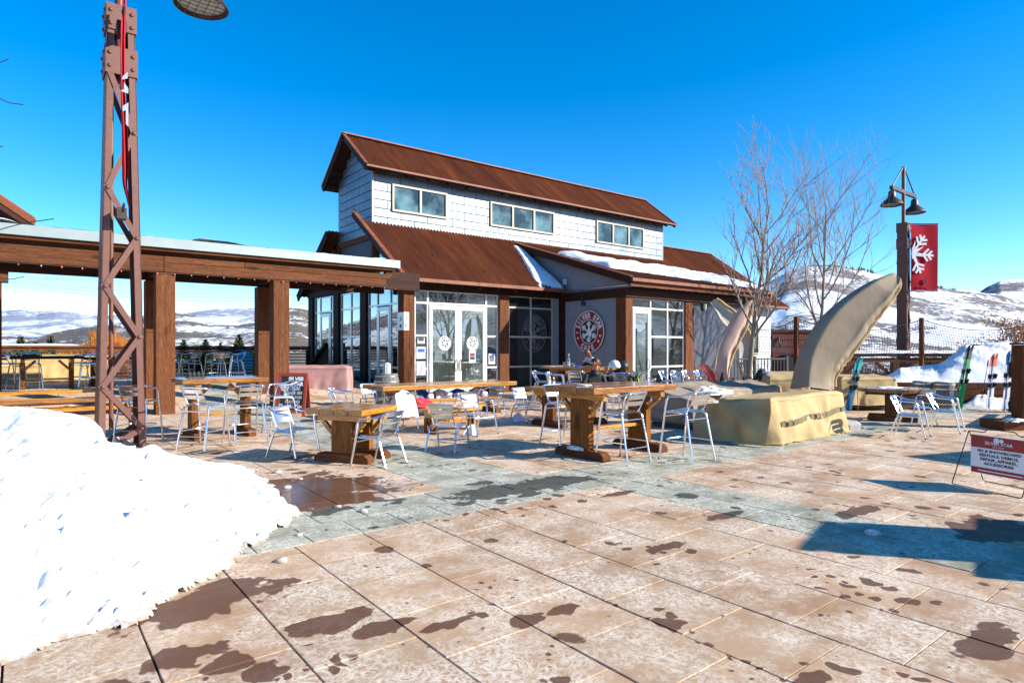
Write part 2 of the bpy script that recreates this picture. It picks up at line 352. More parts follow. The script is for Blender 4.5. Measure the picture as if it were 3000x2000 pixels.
def text(name, s, size, pos, mat, parent, face='-y', extrude=.004, **kw):
    me = text_mesh(s, size, extrude, mat, **kw)
    if isinstance(face, Matrix): rot = face.to_euler()
    else: rot = {'-y': (R(90),0,0), '-x': (R(90),0,R(-90))}[face]
    return inst(me, name, parent, pos, rot)
def nz3(p, s=1.0): return noise.noise(Vector(p)*s)
# ============================================================ GROUND, TERRAIN, HILLS
mb = MB(); mb.add([(x, y, -9) for x, y in ((-6000,-6000),(6000,-6000),(6000,6000),(-6000,6000))], [(0,1,2,3)])
struct(mb.obj('ground', MT['field']))
mb = MB(); mb.prism([(-26,-22),(44,-22),(44,-2),(31.5,6.2),(24.6,11.6),(24.6,16),(40,16),(40,31),(-26,31)], -9, -.03)
struct(mb.obj('plaza_base', MT['joint']))
def ridge(name, outl, D, D0, z0, mat, amp, back=1.25, step=8, rows=26, nsc=.02, frac=1.4):
    xs = [o[0] for o in outl]; n = int((xs[-1]-xs[0])/step)
    def yy(px):
        for (a, ya), (b, yb) in zip(outl, outl[1:]):
            if px <= b: return ya+(yb-ya)*(px-a)/(b-a)
        return outl[-1][1]
    def fn(u, v):
        px = xs[0]+(xs[-1]-xs[0])*u; zr = CAMH+(HY-yy(px))*D/FPX
        if v <= .8:
            t = v/.8; Y = D0+(D-D0)*t; z = z0+(zr-z0)*(t**frac)
        else:
            t = (v-.8)/.2; Y = D*(1+(back-1)*t); z = zr-(zr-z0)*.6*t*t
            t = 1
        p = W((px-1500)/FPX*Y, Y, 0); e = min(1, t*3)*amp
        p.z = z+e*(noise.fractal(Vector((p.x*nsc, p.y*nsc, .5)), .9, 2.1, 5)); return p
    return struct(MB().grid(fn, n, rows).obj(name, mat, smooth='all'))
ridge('hill', [(1900,960),(2200,850),(2280,815),(2306,800),(2363,783),(2430,781),(2526,788),(2620,811),(2680,826),(2746,836),(2870,856),(3000,882),(3300,940),(3700,985)], 620, 90, -9, MT['hillA'], 3.0, step=5, rows=60)
ridge('hill', [(2600,960),(2800,890),(2850,868),(2890,842),(2930,824),(2990,819),(3100,815),(3500,880),(3900,960)], 1500, 700, -9, MT['hillA'], 2, nsc=.008, step=5, rows=40)
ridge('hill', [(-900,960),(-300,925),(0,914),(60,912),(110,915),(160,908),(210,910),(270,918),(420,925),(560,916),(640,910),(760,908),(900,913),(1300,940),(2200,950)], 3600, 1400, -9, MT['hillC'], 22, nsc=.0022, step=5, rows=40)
ridge('hill', [(-600,1000),(100,985),(200,966),(290,948),(380,940),(480,920),(511,913),(545,914),(600,924),(700,932),(760,925),(810,906),(845,900),(875,903),(910,915),(1000,935),(1300,970),(1700,990)], 430, 70, -9, MT['hillB'], 2.2, nsc=.03, step=4, rows=60)
# hills to the sides and behind the viewpoint close the valley all round
def ringf(u, v):
    a = R(50)+u*R(260) + math.atan2(cY, sY); rr = 170+v*500
    return Vector((rr*math.cos(a), rr*math.sin(a), -9+(95+40*math.sin(a*3)+25*math.sin(a*7+1))*v**1.2*min(1, u*10, (1-u)*10)+4*noise.fractal(Vector((rr*math.cos(a)*.01, rr*math.sin(a)*.01, 2)), 1, 2, 4)))
struct(MB().grid(ringf, 180, 24).obj('hill', MT['hillA'], smooth='all'))
# ---- paving
def tz(a, b):
    if b < 18.2 or a > 10.05: return 0
    return min(.5, (b-18.2)*.125)
edges = [1.19,1.81,2.43,3.05,3.68,4.34,5.04,5.62]
pl = []   # a0,a1,b0,b1,kind
def fillcol(a0, a1, b0, b1, kind, L, off):
    b = b0-off
    while b < b1-.02:
        lo, hi = max(b, b0), min(b+L, b1)
        if hi-lo > .06: pl.append((a0, a1, lo, hi, kind))
        b += L
south = [1.19-.64*i for i in range(24, 0, -1)]+edges
for i in range(len(south)-1): fillcol(south[i], south[i+1], -6+ (0), 5.33, 't', .625, (.31 if i % 2 else .0)+.165)
for i, (x0, x1) in enumerate([(5.62, 6.09), (6.09, 6.56)]): fillcol(x0, x1, -6, 5.33, 'g', .64, .1+.3*i)
ss = [6.56+.66*i for i in range(40)]
for i in range(len(ss)-1): fillcol(ss[i], ss[i+1], -6, 5.33, 't', .625, (.31 if i % 2 else 0)+.2)
x = -14.0
while x < 31: pl += [(x, x+.47, 5.33, 5.84, 'g')]; x += .47
x = -14.2
while x < 31: pl += [(x, x+.47, 5.84, 6.35, 'g')]; x += .47
north = [3.95-.64*i for i in range(28, -1, -1)]
for i in range(len(north)-1): fillcol(north[i], north[i+1], 6.35, 31 if north[i] < 10 else 19.2, 't', .625, .31 if i % 2 else 0)
for i, (x0, x1) in enumerate([(3.95, 4.62), (4.62, 5.3)]): fillcol(x0, x1, 6.35, 31, 'g', .64, .3*i)
nn = [5.3+.64*i for i in range(41)]
for i in range(len(nn)-1): fillcol(nn[i], nn[i+1], 6.35, 19.15 if nn[i] > 9.5 else 31, 't', .625, .31 if i % 2 else 0)
def inslab(a, b): return not (b > 11.2-(a-24.6)*.78 and a > 24.3 and b < 16) and a < 36
SNOWPOLY = [(-6,4.0),(-3,4.15),(-.1,4.32),(.15,4.42),(.6,4.47),(1.0,4.85),(1.32,5.25),(1.79,5.83),(2.17,6.15),(2.24,6.92),(2.42,8.2),(2.45,9.2),(2.0,10.2),(1.55,11.1),(1.2,12.2),(.9,12.9),(0,13.1),(-2,13),(-6,13)]
def pip(x, y, poly):
    c = False; j = len(poly)-1
    for i in range(len(poly)):
        (xi, yi), (xj, yj) = poly[i], poly[j]
        if (yi > y) != (yj > y) and x < (xj-xi)*(y-yi)/(yj-yi)+xi: c = not c
        j = i
    return c
def pdist(x, y, poly):
    best = 1e9
    for i in range(len(poly)):
        (x0, y0), (x1, y1) = poly[i-1], poly[i]; dx, dy = x1-x0, y1-y0
        t = max(0, min(1, ((x-x0)*dx+(y-y0)*dy)/(dx*dx+dy*dy))); best = min(best, math.hypot(x-x0-dx*t, y-y0-dy*t))
    return best
vis = []; rest = []
for p in pl:
    ca, cb = (p[0]+p[1])/2, (p[2]+p[3])/2
    if not inslab(ca, cb): continue
    px, py, Y = proj((ca, cb, 0)); inside = pip(ca, cb, SNOWPOLY) and pdist(ca, cb, SNOWPOLY) > .4
    if Y > .3 and -120 < px < 3120 and py < 2130 and not inside and cb < 18: vis.append((Y, p))
    else: rest.append(p)
vis.sort(); near = [p for _, p in vis[:300]]; rest += [p for _, p in vis[300:]]
paving = struct(bpy.data.objects.new('pavement', None)); COL.objects.link(paving)
cache = {}
JG = .0055; JC = .003
def pvmesh(wa, wb, kind):
    k = (round(wa, 2), round(wb, 2), kind)
    if k not in cache:
        m = MB(); e = .0025; x, y = wa/2-JG, wb/2-JC
        vs = [(-x,-y,-.04),(x,-y,-.04),(x,y,-.04),(-x,y,-.04),(-x,-y,-e),(x,-y,-e),(x,y,-e),(-x,y,-e),(-x+e,-y+e,0),(x-e,-y+e,0),(x-e,y-e,0),(-x+e,y-e,0)]
        m.add(vs, [(0,1,5,4),(1,2,6,5),(2,3,7,6),(3,0,4,7),(4,5,9,8),(5,6,10,9),(6,7,11,10),(7,4,8,11),(8,9,10,11)])
        cache[k] = m.mesh('paver', MT['tan' if kind == 't' else 'gry'])
    return cache[k]
for p in near:
    inst(pvmesh(p[1]-p[0], p[3]-p[2], p[4]), 'paver', paving, ((p[0]+p[1])/2, (p[2]+p[3])/2, random.uniform(-.003, .002)), (random.uniform(-.0025,.0025), random.uniform(-.0025,.0025), 0))
m = MB()
for p in rest:
    x0, x1, y0, y1 = p[0]+JG, p[1]-JG, p[2]+JC, p[3]-JC; mi = 0 if p[4] == 't' else 1; dz = random.uniform(-.003, .002)
    za, zb = tz(x0, y0)+dz, tz(x0, y1)+dz
    vs = [(x0,y0,za-.04),(x1,y0,za-.04),(x1,y1,zb-.04),(x0,y1,zb-.04),(x0,y0,za),(x1,y0,za),(x1,y1,zb),(x0,y1,zb)]
    m.add(vs, [(4,5,6,7),(0,1,5,4),(1,2,6,5),(2,3,7,6),(3,0,4,7)], mi)
stuff(m.obj('paver', [MT['tan'], MT['gry']], paving, fix=False))
# ramp and raised terrace under the pergola
m = MB(); prof = [(18.2, -.03), (18.2, -.02), (22.2, .47), (31, .47), (31, -.03)]
m.prism(prof, -26, 10.05, lambda u, v, h: Vector((h, u, v))); struct(m.obj('terrace_slope', MT['joint']))
# ---- snow heap around the lattice tower
def heap(poly, x0, x1, y0, y1, st, hmax, fall, pk, seed, name, label, rough=.05, edge=.10, mat='snow', zb=0):
    nx, ny = int((x1-x0)/st), int((y1-y0)/st); vs = {}; m = MB(); idx = {}
    for j in range(ny+1):
        for i in range(nx+1):
            x, y = x0+i*st, y0+j*st
            d = pdist(x, y, poly)*(1 if pip(x, y, poly) else -1)
            d += edge*noise.fractal(Vector((x*3, y*3, seed)), .6, 2, 5)+edge*.6*nz3((x, y, seed), 13)
            if d < -st: continue
            q = max(d, 0); h = hmax*(1-math.exp(-(q/fall)**pk))
            h += rough*min(1, q*2.2)*(1.5*noise.fractal(Vector((x*.7, y*.7, seed+3)), .9, 2, 3)+.75*noise.fractal(Vector((x*3, y*3, seed)), .7, 2.1, 5)-.9*max(0, noise.noise(Vector((x*2.2, y*1.4, 4)))-.25))
            h += (.065*abs(nz3((x, y, seed), 8))+.055*abs(nz3((x, y, seed+5), 15))+.02*nz3((x, y, seed+8), 29))*min(1, q*9)*(1.2-min(.8, q*.7))
            if name == 'snow_heap':      # crest line of the heap as measured in the photograph
                px_, _, Yd = proj((x, y, 0)); ys = CREST[0][1]
                for (u0, v0), (u1, v1) in zip(CREST, CREST[1:]):
                    if u0 <= px_ <= u1: ys = v0+(v1-v0)*(px_-u0)/(u1-u0)
                if px_ > CREST[-1][0]: ys = 1430
                h = min(h, max(.02, CAMH-(ys-HY)*Yd/FPX+.05*(nz3((x, y, 2), 3)+.5*nz3((x, y, 3), 9))-.03))
            idx[i, j] = len(m.v); m.v.append((x, y, zb+(max(.004, h) if d > 0 else -.012)))
    for j in range(ny):
        for i in range(nx):
            k = [(i,j),(i+1,j),(i+1,j+1),(i,j+1)]
            if all(q in idx for q in k): m.f.append(tuple(idx[q] for q in k)); m.mi.append(0)
    o = m.obj(name, MT[mat], smooth='all', fix=False); tag(o, label, 'snow heap'); return o
CREST = [(-900,1150),(0,1186),(134,1198),(214,1210),(277,1232),(298,1252),(312,1288),(345,1302),(400,1314),(432,1304),(449,1305),(500,1330),(600,1348),(714,1362),(755,1394),(816,1420)]
heap(SNOWPOLY, -4.5, 3.0, 3.8, 13.4, .031, 1.15, 1.2, 1.35, 1.3, 'snow_heap', 'large ploughed heap of bright snow spilling over the pavers at the left foreground', .10)
for i, (x, y, r_) in enumerate([(2.75,6.0,.05),(2.62,6.35,.04),(1.6,5.0,.05),(2.5,7.6,.05),(2.8,8.0,.03),(1.95,5.6,.035),(6.05,2.45,.07),(2.7,8.6,.06),(7.0,7.4,.05)]):
    m = MB(); m.lathe([(0,-.01),(r_,0),(r_*.8,r_*.45),(0,r_*.62)], (0,0,0), 9); o = m.obj('snow_lump', MT['snow'], smooth='all', loc=(x,y,.0))
    for v in o.data.vertices: v.co += Vector((nz3(v.co+Vector((i,0,0)), 30), nz3(v.co+Vector((0,i,0)), 30), 0))*r_*.3
    o['label'] = 'small lump of snow that rolled off onto the pavers'; o['category'] = 'snow lump'; o['group'] = 'loose snow lumps on the pavers'
# ============================================================ THE CAFE
cafe = thing('cafe_building', 'long cafe with rusted corrugated roofs, silver panelled upper storey and glazed front', 'building', (10.3, 19.2, 0))
def cob(mbx, name, mat, parent=cafe, **kw):        # world-coordinate mesh under the cafe
    o = mbx.obj(name, mat, parent, **kw); o.location -= Vector(parent_off(parent)); return o
def parent_off(p):
    v = Vector((0,0,0))
    while p: v = v+p.location; p = p.parent
    return v
Bf, Bw, Aw, Al = 19.2, 15.8, 17.7, 10.3
def corrugated(name, x0, x1, edge0, edge1, pitch=.15, amp=.03, mat='rust', parent=cafe, thick=.02):
    # ribs run down the slope from edge1 (y,z) to edge0 (y,z)
    m = MB(); n = int((x1-x0)/pitch*4)
    d = Vector((0, edge1[0]-edge0[0], edge1[1]-edge0[1])).normalized(); nn = Vector((0, -d.z, d.y))
    if nn.z < 0: nn = -nn
    for i in range(n+1):
        x = x0+(x1-x0)*i/n; h = amp*(0, 1, 0, -1)[i % 4]
        for e in (edge0, edge1):
            m.v.append(tuple(Vector((x, e[0], e[1]))+nn*h))
    for i in range(n): m.f.append((2*i, 2*i+2, 2*i+3, 2*i+1)); m.mi.append(0)
    return cob(m, name, MT[mat], parent, fix=False)
def corr_wall(name, p, q, z0, z1, mat='corr', pitch=.07, amp=.012, poly=None, parent=cafe):
    p, q = Vector(p), Vector(q); d = (q-p); L = d.length; d.normalize(); nn = Vector((d.y, -d.x)); n = int(L/pitch*4); m = MB()
    for i in range(n+1):
        s = L*i/n; h = amp*(0, 1, 0, -1)[i % 4]; top = poly(s/L) if poly else z1
        b = p+d*s+nn*h; m.v += [(b.x, b.y, z0), (b.x, b.y, top)]
    for i in range(n): m.f.append((2*i, 2*i+2, 2*i+3, 2*i+1)); m.mi.append(0)
    return cob(m, name, MT[mat], parent, fix=False)
# --- upper (clerestory) volume
UY0, UY1, UX0, UX1 = 22.1, 25.35, 10.5, 27.8
m = MB(); m.box(UX0+.03, UX1-.03, UY0+.03, UY1-.03, 5.2, 8.7)
m.prism([(UY0+.03, 8.7), (UY1-.03, 8.7), ((UY0+UY1)/2, 10.0)], UX0+.03, UX1-.03, lambda u, v, h: Vector((h, u, v)))
cob(m, 'wall', MT['char'])
wins = [(11.3, 13.81, 7.02, 8.08, 2), (16.02, 19.75, 7.02, 8.08, 3), (22.59, 26.17, 6.98, 8.08, 3)]
rowh = .335; z = 6.40; r_ = 0
PC = {}
def panel(x0, x1, z0, z1, face):
    k = (round(x1-x0, 2), round(z1-z0, 2), face)
    if k not in PC:
        mm = MB(); g = .011
        w2, h2 = (x1-x0)/2-g, (z1-z0)/2-g
        bz = .004
        for (a, b, y) in ():
            pass
        vs = [(-w2,0,-h2),(w2,0,-h2),(w2,0,h2),(-w2,0,h2),(-w2,-.018,-h2),(w2,-.018,-h2),(w2,-.018,h2),(-w2,-.018,h2),(-w2+bz,-.024,-h2+bz),(w2-bz,-.024,-h2+bz),(w2-bz,-.020,h2-bz),(-w2+bz,-.020,h2-bz),(0,-.027,0)]
        mm.add(vs, [(0,1,5,4),(1,2,6,5),(2,3,7,6),(3,0,4,7),(4,5,9,8),(5,6,10,9),(6,7,11,10),(7,4,8,11),(8,9,12),(9,10,12),(10,11,12),(11,8,12)])
        PC[k] = mm.mesh('panel', MT['zinc'])
    o = inst(PC[k], 'panel', cafe)
    if face == 'f': o.location = Vector(((x0+x1)/2, UY0, (z0+z1)/2))-parent_off(cafe); o.rotation_euler = (R(random.uniform(-.5,.5)), 0, R(random.uniform(-.25,.25)))
    else: o.location = Vector((UX0, (x0+x1)/2, (z0+z1)/2))-parent_off(cafe); o.rotation_euler = (0,0,R(-90))
    return o
while z < 8.7:
    x = UX0-(.0 if r_ % 2 else .6)
    while x < UX1:
        x0, x1 = max(x, UX0), min(x+1.2, UX1); x += 1.2
        segs = [(x0, x1)]
        for (a, b, za, zb, k) in wins:
            if z+rowh > za+.1 and z < zb-.1: segs = [t for s in segs for t in ((s[0], min(s[1], a)), (max(s[0], b), s[1])) if t[1]-t[0] > .03] if True else segs
        seen = set()
        for s in segs:
            s = (round(s[0], 3), round(s[1], 3))
            if s not in seen: seen.add(s); panel(s[0], s[1], z, min(z+rowh, 8.72), 'f')
    z += rowh; r_ += 1
z = 6.06; r_ = 0
while z < 9.9:
    y0, y1 = UY0, UY1
    if z+rowh > 8.72:
        k = (z+rowh-8.72)/1.3*(UY1-UY0)/2; y0 += k; y1 -= k
    if y1-y0 > .3:
        mid = y0+(y1-y0)*(.35 if r_ % 2 else .72)
        for s in ((y0, mid), (mid, y1)): panel(s[0], s[1], z, z+rowh, 'l')
    z += rowh; r_ += 1
cob(MB().box(UX0-.035, UX0+.03, UY0-.035, UY0+.03, 6.4, 8.7), 'corner_trim', MT['flash'])
cob(MB().box(UX1-.03, UX1+.035, UY0-.035, UY0+.03, 6.4, 8.7), 'corner_trim', MT['flash'])
cob(MB().box(UX0-.05, UX1+.04, UY0-.09, UY0-.03, 6.36, 6.45), 'base_flashing', MT['rusttrim'])
def window(x0, x1, z0, z1, y, n, fm, gm, fw=.07, name='window', d=.05, vert=None):
    f = MB(); f.box(x0, x1, y-d, y, z0, z0+fw); f.box(x0, x1, y-d, y, z1-fw, z1); f.box(x0, x0+fw, y-d+.002, y+.002, z0+fw, z1-fw); f.box(x1-fw, x1, y-d+.002, y+.002, z0+fw, z1-fw)
    xs = vert or [x0+(x1-x0)*k/n for k in range(n+1)]
    for xx in xs[1:-1]: f.box(xx-fw*.6, xx+fw*.6, y-d+.001, y+.001, z0+fw, z1-fw)
    o = cob(f, name, MT[fm])
    for a, b in zip(xs, xs[1:]):
        g = MB().box(a+fw*.5, b-fw*.5, y-.024, y-.012, z0+fw*.6, z1-fw*.6); cob(g, 'pane', MT[gm], o)
    return o
for (a, b, za, zb, k) in wins: window(a, b, za, zb, UY0-.005, k, 'beige', 'upglass', .075, d=.09)
def gable_roof(x0, x1, yr, zr, y0, z0, y1, z1, name, parent=cafe):
    th = .06
    corrugated(name, x0, x1, (y0, z0), (yr, zr)); 
    if y1 is not None: corrugated(name, x0, x1, (y1, z1), (yr, zr))
    dk = MB()
    for (ye, ze) in ((y0, z0), (y1, z1)) if y1 is not None else ((y0, z0),):
        dk.add([(x0+.02,ye,ze-.03),(x1-.02,ye,ze-.03),(x1-.02,yr,zr-.03),(x0+.02,yr,zr-.03),(x0+.02,ye,ze-.14),(x1-.02,ye,ze-.14),(x1-.02,yr,zr-.14),(x0+.02,yr,zr-.14)],
               [(0,1,2,3),(7,6,5,4),(0,4,5,1),(1,5,6,2),(2,6,7,3),(3,7,4,0)])
    cob(dk, 'roof_deck', MT['darkwood'], parent)
YR, ZR = 23.75, 10.2
gable_roof(10.05, 28.3, YR, ZR, 21.6, 8.52, 25.9, 8.52, 'roof')
def bar(p, q, w_, h_, name, mat, up=(0,0,1), parent=cafe, e=0): return cob(MB().beam(p, q, w_, h_, up, e=e), name, MT[mat], parent)
bar((10.0, YR, ZR+.03), (28.32, YR, ZR+.03), .30, .05, 'ridge_cap', 'rusttrim')
for xx in (10.03, 28.3):
    for ye in (21.58, 25.92):
        bar((xx, ye, 8.42), (xx, YR, ZR-.08), .07, .24, 'rake_board', 'darkwood')
        bar((xx-.012 if xx < 20 else xx+.012, ye, 8.555), (xx-.012 if xx < 20 else xx+.012, YR, ZR+.055), .13, .035, 'rake_flashing', 'rusttrim')
bar((10.0, 21.55, 8.47), (28.32, 21.55, 8.47), .10, .07, 'gutter', 'rusttrim')
for k in range(19): bar((10.9+k*.93, 22.07, 8.62), (10.9+k*.93, 21.66, 8.36), .09, .13, 'rafter_tail', 'darkwood')
for yy in (22.5, 25.0, 21.9, 25.6):
    zz = ZR-abs(yy-YR)*.78-.28; bar((10.08, yy, zz), (10.52, yy, zz), .12, .16, 'purlin', 'darkwood')
# --- lower main gable roof
EY, EZ = 18.6, 4.06; SL = .705
gable_roof(10.03, 17.35, 22.1, EZ+SL*3.5, EY, EZ, None, None, 'roof')
corrugated('roof', 26.6, 34.7, (EY, EZ), (YR, EZ+SL*5.15)); corrugated('roof', 10.03, 34.7, (28.9, EZ), (25.3, EZ+SL*3.6)); corrugated('roof', 17.3, 27.9, (21.0, EZ+SL*2.4), (22.12, EZ+SL*3.52))
corrugated('roof', 27.9, 34.7, (28.9, EZ), (YR, EZ+SL*5.15))
dk = MB()
dk.add([(26.6,EY,EZ-.04),(34.6,EY,EZ-.04),(34.6,YR,7.62),(26.6,YR,7.62),(26.6,EY,EZ-.16),(34.6,EY,EZ-.16),(34.6,YR,7.5),(26.6,YR,7.5)], [(0,1,2,3),(7,6,5,4),(0,4,5,1),(1,5,6,2),(2,6,7,3),(3,7,4,0)])
cob(dk, 'roof_deck', MT['darkwood'])
bar((27.8, YR, 7.72), (34.72, YR, 7.72), .3, .05, 'ridge_cap', 'rusttrim')
for y0, z0, y1, z1, xx in ((EY-.02, EZ-.11, 22.75, EZ+SL*4.15-.11, 10.0), (28.92, EZ-.11, 25.35, EZ+SL*3.5-.11, 10.0), (EY-.02, EZ-.11, YR, EZ+SL*5.15-.11, 34.72), (28.92, EZ-.11, YR, EZ+SL*5.15-.11, 34.72)):
    bar((xx, y0, z0), (xx, y1, z1), .07, .26, 'rake_board', 'darkwood'); bar((xx, y0, z0+.145), (xx, y1, z1+.145), .16, .035, 'rake_flashing', 'rusttrim')
bar((9.98, EY-.06, EZ-.07), (17.3, EY-.06, EZ-.07), .12, .12, 'gutter', 'rusttrim'); bar((26.5, EY-.06, EZ-.07), (34.75, EY-.06, EZ-.07), .12, .12, 'gutter', 'rusttrim')
g = MB()
for r_, yy in enumerate((19.3, 20.1, 20.9)):
    for k in range(9):
        xx = 10.9+k*.72+.36*(r_ % 2)
        if xx < 16.6: g.box(xx, xx+.09, yy, yy+.03, EZ+SL*(yy-EY)+.0, EZ+SL*(yy-EY)+.06)
sg = cob(g, 'snow_guard', MT['darkwood'])
# gable end: timber truss over glass
m = MB(); m.prism([(19.25, 4.05), (28.4, 4.05), (25.6, 6.02), (21.9, 6.02), (20.9, 5.55)], 10.62, 10.66, lambda u, v, h: Vector((h, u, v))); cob(m, 'gable_glass', MT['sideglass'])
bar((10.56, 21.75, 5.98), (10.56, 25.8, 5.98), .18, .22, 'truss_beam', 'stain_y'); bar((10.56, 19.3, 4.2), (10.56, 22.0, 6.1), .18, .2, 'truss_beam', 'stain_y')
bar((10.56, 28.2, 4.2), (10.56, 25.5, 6.1), .18, .2, 'truss_beam', 'stain_y'); bar((10.55, 22.1, 4.1), (10.55, 22.1, 6.0), .16, .16, 'truss_beam', 'stain_z'); bar((10.55, 25.3, 4.1), (10.55, 25.3, 6.0), .16, .16, 'truss_beam', 'stain_z')
for yy in (20.2, 21.1, 23.3, 24.3, 26.4): bar((10.6, yy, 4.1), (10.6, yy, 4.05+min(1.9, (yy-18.9)*.7 if yy < 23 else (28.6-yy)*.75)), .06, .06, 'gable_mullion', 'char')
# walls and beams of the main floor
cob(MB().box(10.75, 34.0, 19.42, 28.2, -.03, 4.0), 'wall', MT['char'])
cob(MB().prism([(19.42, 4.0), (28.2, 4.0), (25.4, 6.1), (22.0, 6.1)], 10.75, 34.0, lambda u, v, h: Vector((h, u, v))), 'wall', MT['char'])
cob(MB().box(10.24, 17.5, 19.15, 19.41, 3.74, 4.0), 'header_beam', MT['darkwood']); cob(MB().box(10.24, 10.5, 19.42, 28.3, 3.94, 4.2), 'header_beam', MT['darkwood'])
for k in range(9): bar((10.7+k*.82, 19.14, 4.12), (10.7+k*.82, 18.68, 3.86), .09, .12, 'rafter_tail', 'darkwood')
def post(x0, x1, y0, y1, z0, z1, name='post', mat='stain_z', parent=cafe): return cob(MB().box(x0, x1, y0, y1, z0, z1), name, MT[mat], parent, bevel=.012)
post(10.24, 10.45, 19.13, 19.55, 0, 3.735); post(10.455, 10.68, 19.14, 19.5, 0, 3.735); post(14.35, 14.80, 19.12, 19.4, 0, 3.735)
for (a, b) in ((21.98, 22.65), (24.6, 25.3), (27.5, 28.2)): post(10.2, 10.5, a+.1, b-.05, 0, 3.93, mat='darkwood')
# front storefront: frames as parts, panes under their frame
def storefront(xs, zs, y, fm, gm, skip=(), fw=.07, d=.08, swap=False, name='storefront_frame', double=()):
    f = MB(); T = (lambda x, yy, z: Vector((yy, x, z))) if swap else (lambda x, yy, z: Vector((x, yy, z)))
    def bx(x0, x1, y0, y1, z0, z1):
        a, b = T(x0, y0, z0), T(x1, y1, z1); f.box(min(a.x, b.x), max(a.x, b.x), min(a.y, b.y), max(a.y, b.y), z0, z1)
    for i, xx in enumerate(xs):
        bx(xx-fw/2, xx+fw/2, y-d, y, zs[0], zs[-1])
    for i in range(len(xs)-1):
        for j, z in enumerate(zs):
            if (i, j) in double: continue
            bx(xs[i]+fw/2, xs[i+1]-fw/2, y-d+.004, y-.004, z-(fw/2 if j else 0), z+(fw/2 if j < len(zs)-1 else 0))
    o = cob(f, name, MT[fm])
    for i in range(len(xs)-1):
        for j in range(len(zs)-1):
            if (i, j) in skip: continue
            g = MB(); a, b = T(xs[i]+.02, y-.045, 0), T(xs[i+1]-.02, y-.03, 0)
            g.box(min(a.x, b.x), max(a.x, b.x), min(a.y, b.y), max(a.y, b.y), zs[j]+.02, zs[j+1]-.02); cob(g, 'pane', MT[gm], o)
    return o
ZS = [.02, .96, 2.13, 3.28, 3.72]
storefront([10.72, 11.24, 13.78, 14.31], ZS, 19.3, 'frame', 'glass', skip=[(1,0),(1,1),(1,2)], double=[(1,0),(1,1),(1,2)])
storefront([14.84, 15.98, 17.12], ZS, 19.3, 'beige', 'glass')
def door(x0, x1, z1, y, hx, fm='frame', gm='doorglass', swap=False, label=None, st=.13, deep=.06, hm='char'):
    T = (lambda a, b, z: Vector((b, a, z))) if swap else (lambda a, b, z: Vector((a, b, z)))
    def bx(m, a0, a1, b0, b1, z0, z1_):
        p, q = T(a0, b0, 0), T(a1, b1, 0); m.box(min(p.x, q.x), max(p.x, q.x), min(p.y, q.y), max(p.y, q.y), z0, z1_)
    f = MB(); bx(f, x0, x0+st, y-deep, y, .03, z1); bx(f, x1-st, x1, y-deep, y, .03, z1); bx(f, x0+st, x1-st, y-deep+.003, y-.003, .03, .30); bx(f, x0+st, x1-st, y-deep+.003, y-.003, z1-.15, z1)
    o = cob(f, 'door', MT[fm])
    g = MB(); bx(g, x0+st-.02, x1-st+.02, y-.04, y-.025, .28, z1-.13); cob(g, 'pane', MT[gm], o)
    h = MB(); h.tube([T(hx, y-.06, .86), T(hx, y-.12, .90), T(hx, y-.13, 1.05), T(hx, y-.12, 1.22), T(hx, y-.06, 1.26)], .018, 6); cob(h, 'handle', MT[hm], o, smooth=True)
    if label: o['label'] = label
    return o
dl = door(11.29, 12.49, 3.22, 19.24, 12.41); dr = door(12.51, 13.73, 3.22, 19.24, 12.59)
# round decals, notices
def decal(x, z, y, par, r_=.26):
    m = MB(); m.lathe([(r_*.55, 0), (r_, 0), (r_, .004), (r_*.55, .004)], n=28, mt=Matrix.Rotation(R(90), 3, 'X').to_4x4()); m.f = [f for f in m.f if len(f) == 4]; m.mi = [0]*len(m.f)
    o = m.obj('decal', MT['paper'], par); o.location = Vector((x, y, z))-parent_off(par)
    k = MB()
    for q in range(6):
        a = q*math.pi/3+.26; k.beam((0, 0, 0), (math.cos(a)*r_*.48, 0, math.sin(a)*r_*.48), .03, .003, (0,1,0))
    o2 = k.obj('decal', MT['paper'], par); o2.location = o.location+Vector((0, -.002, 0))
    L = 'SILVER STAR'
    for i, ch in enumerate(L):
        if ch == ' ': continue
        a = R(160-i*14); up = Vector((math.cos(a), 0, math.sin(a))); t = inst(text_mesh(ch, .12, .001, MT['char']), 'lettering', par, o.location+up*r_*.62+Vector((0, -.009, 0))); t.rotation_euler = Matrix((Vector((math.sin(a), 0, -math.cos(a))), up, Vector((0, -1, 0)))).transposed().to_euler()
for dx, par in ((11.92, dl), (13.13, dr)): decal(dx, 1.86, 19.19, par)
def notice(x, z, w_, h_, y, mats, label=None):
    o = cob(MB().box(x-w_/2, x+w_/2, y-.003, y, z-h_/2, z+h_/2), 'notice', MT[mats[0]])
    for i in range(1, len(mats)):
        cob(MB().box(x-w_*.4, x+w_*.4, y-.006, y-.0035, z+h_*(.5-.3*i)-.06, z+h_*(.5-.3*i)+.06), 'print', MT[mats[i]], o)
    if label: o['label'] = label
notice(10.97, 1.95, .28, .20, 19.22, ('paper', 'char')); notice(10.97, 1.52, .36, .42, 19.22, ('paper', 'bluecloth')); notice(10.97, .98, .36, .5, 19.22, ('paper',))
notice(13.13, 1.36, .28, .44, 19.20, ('paper', 'signred', 'char'), 'orange and white poster on the right door'); notice(14.04, 1.28, .30, .40, 19.22, ('paper', 'bluecloth', 'barrel'))
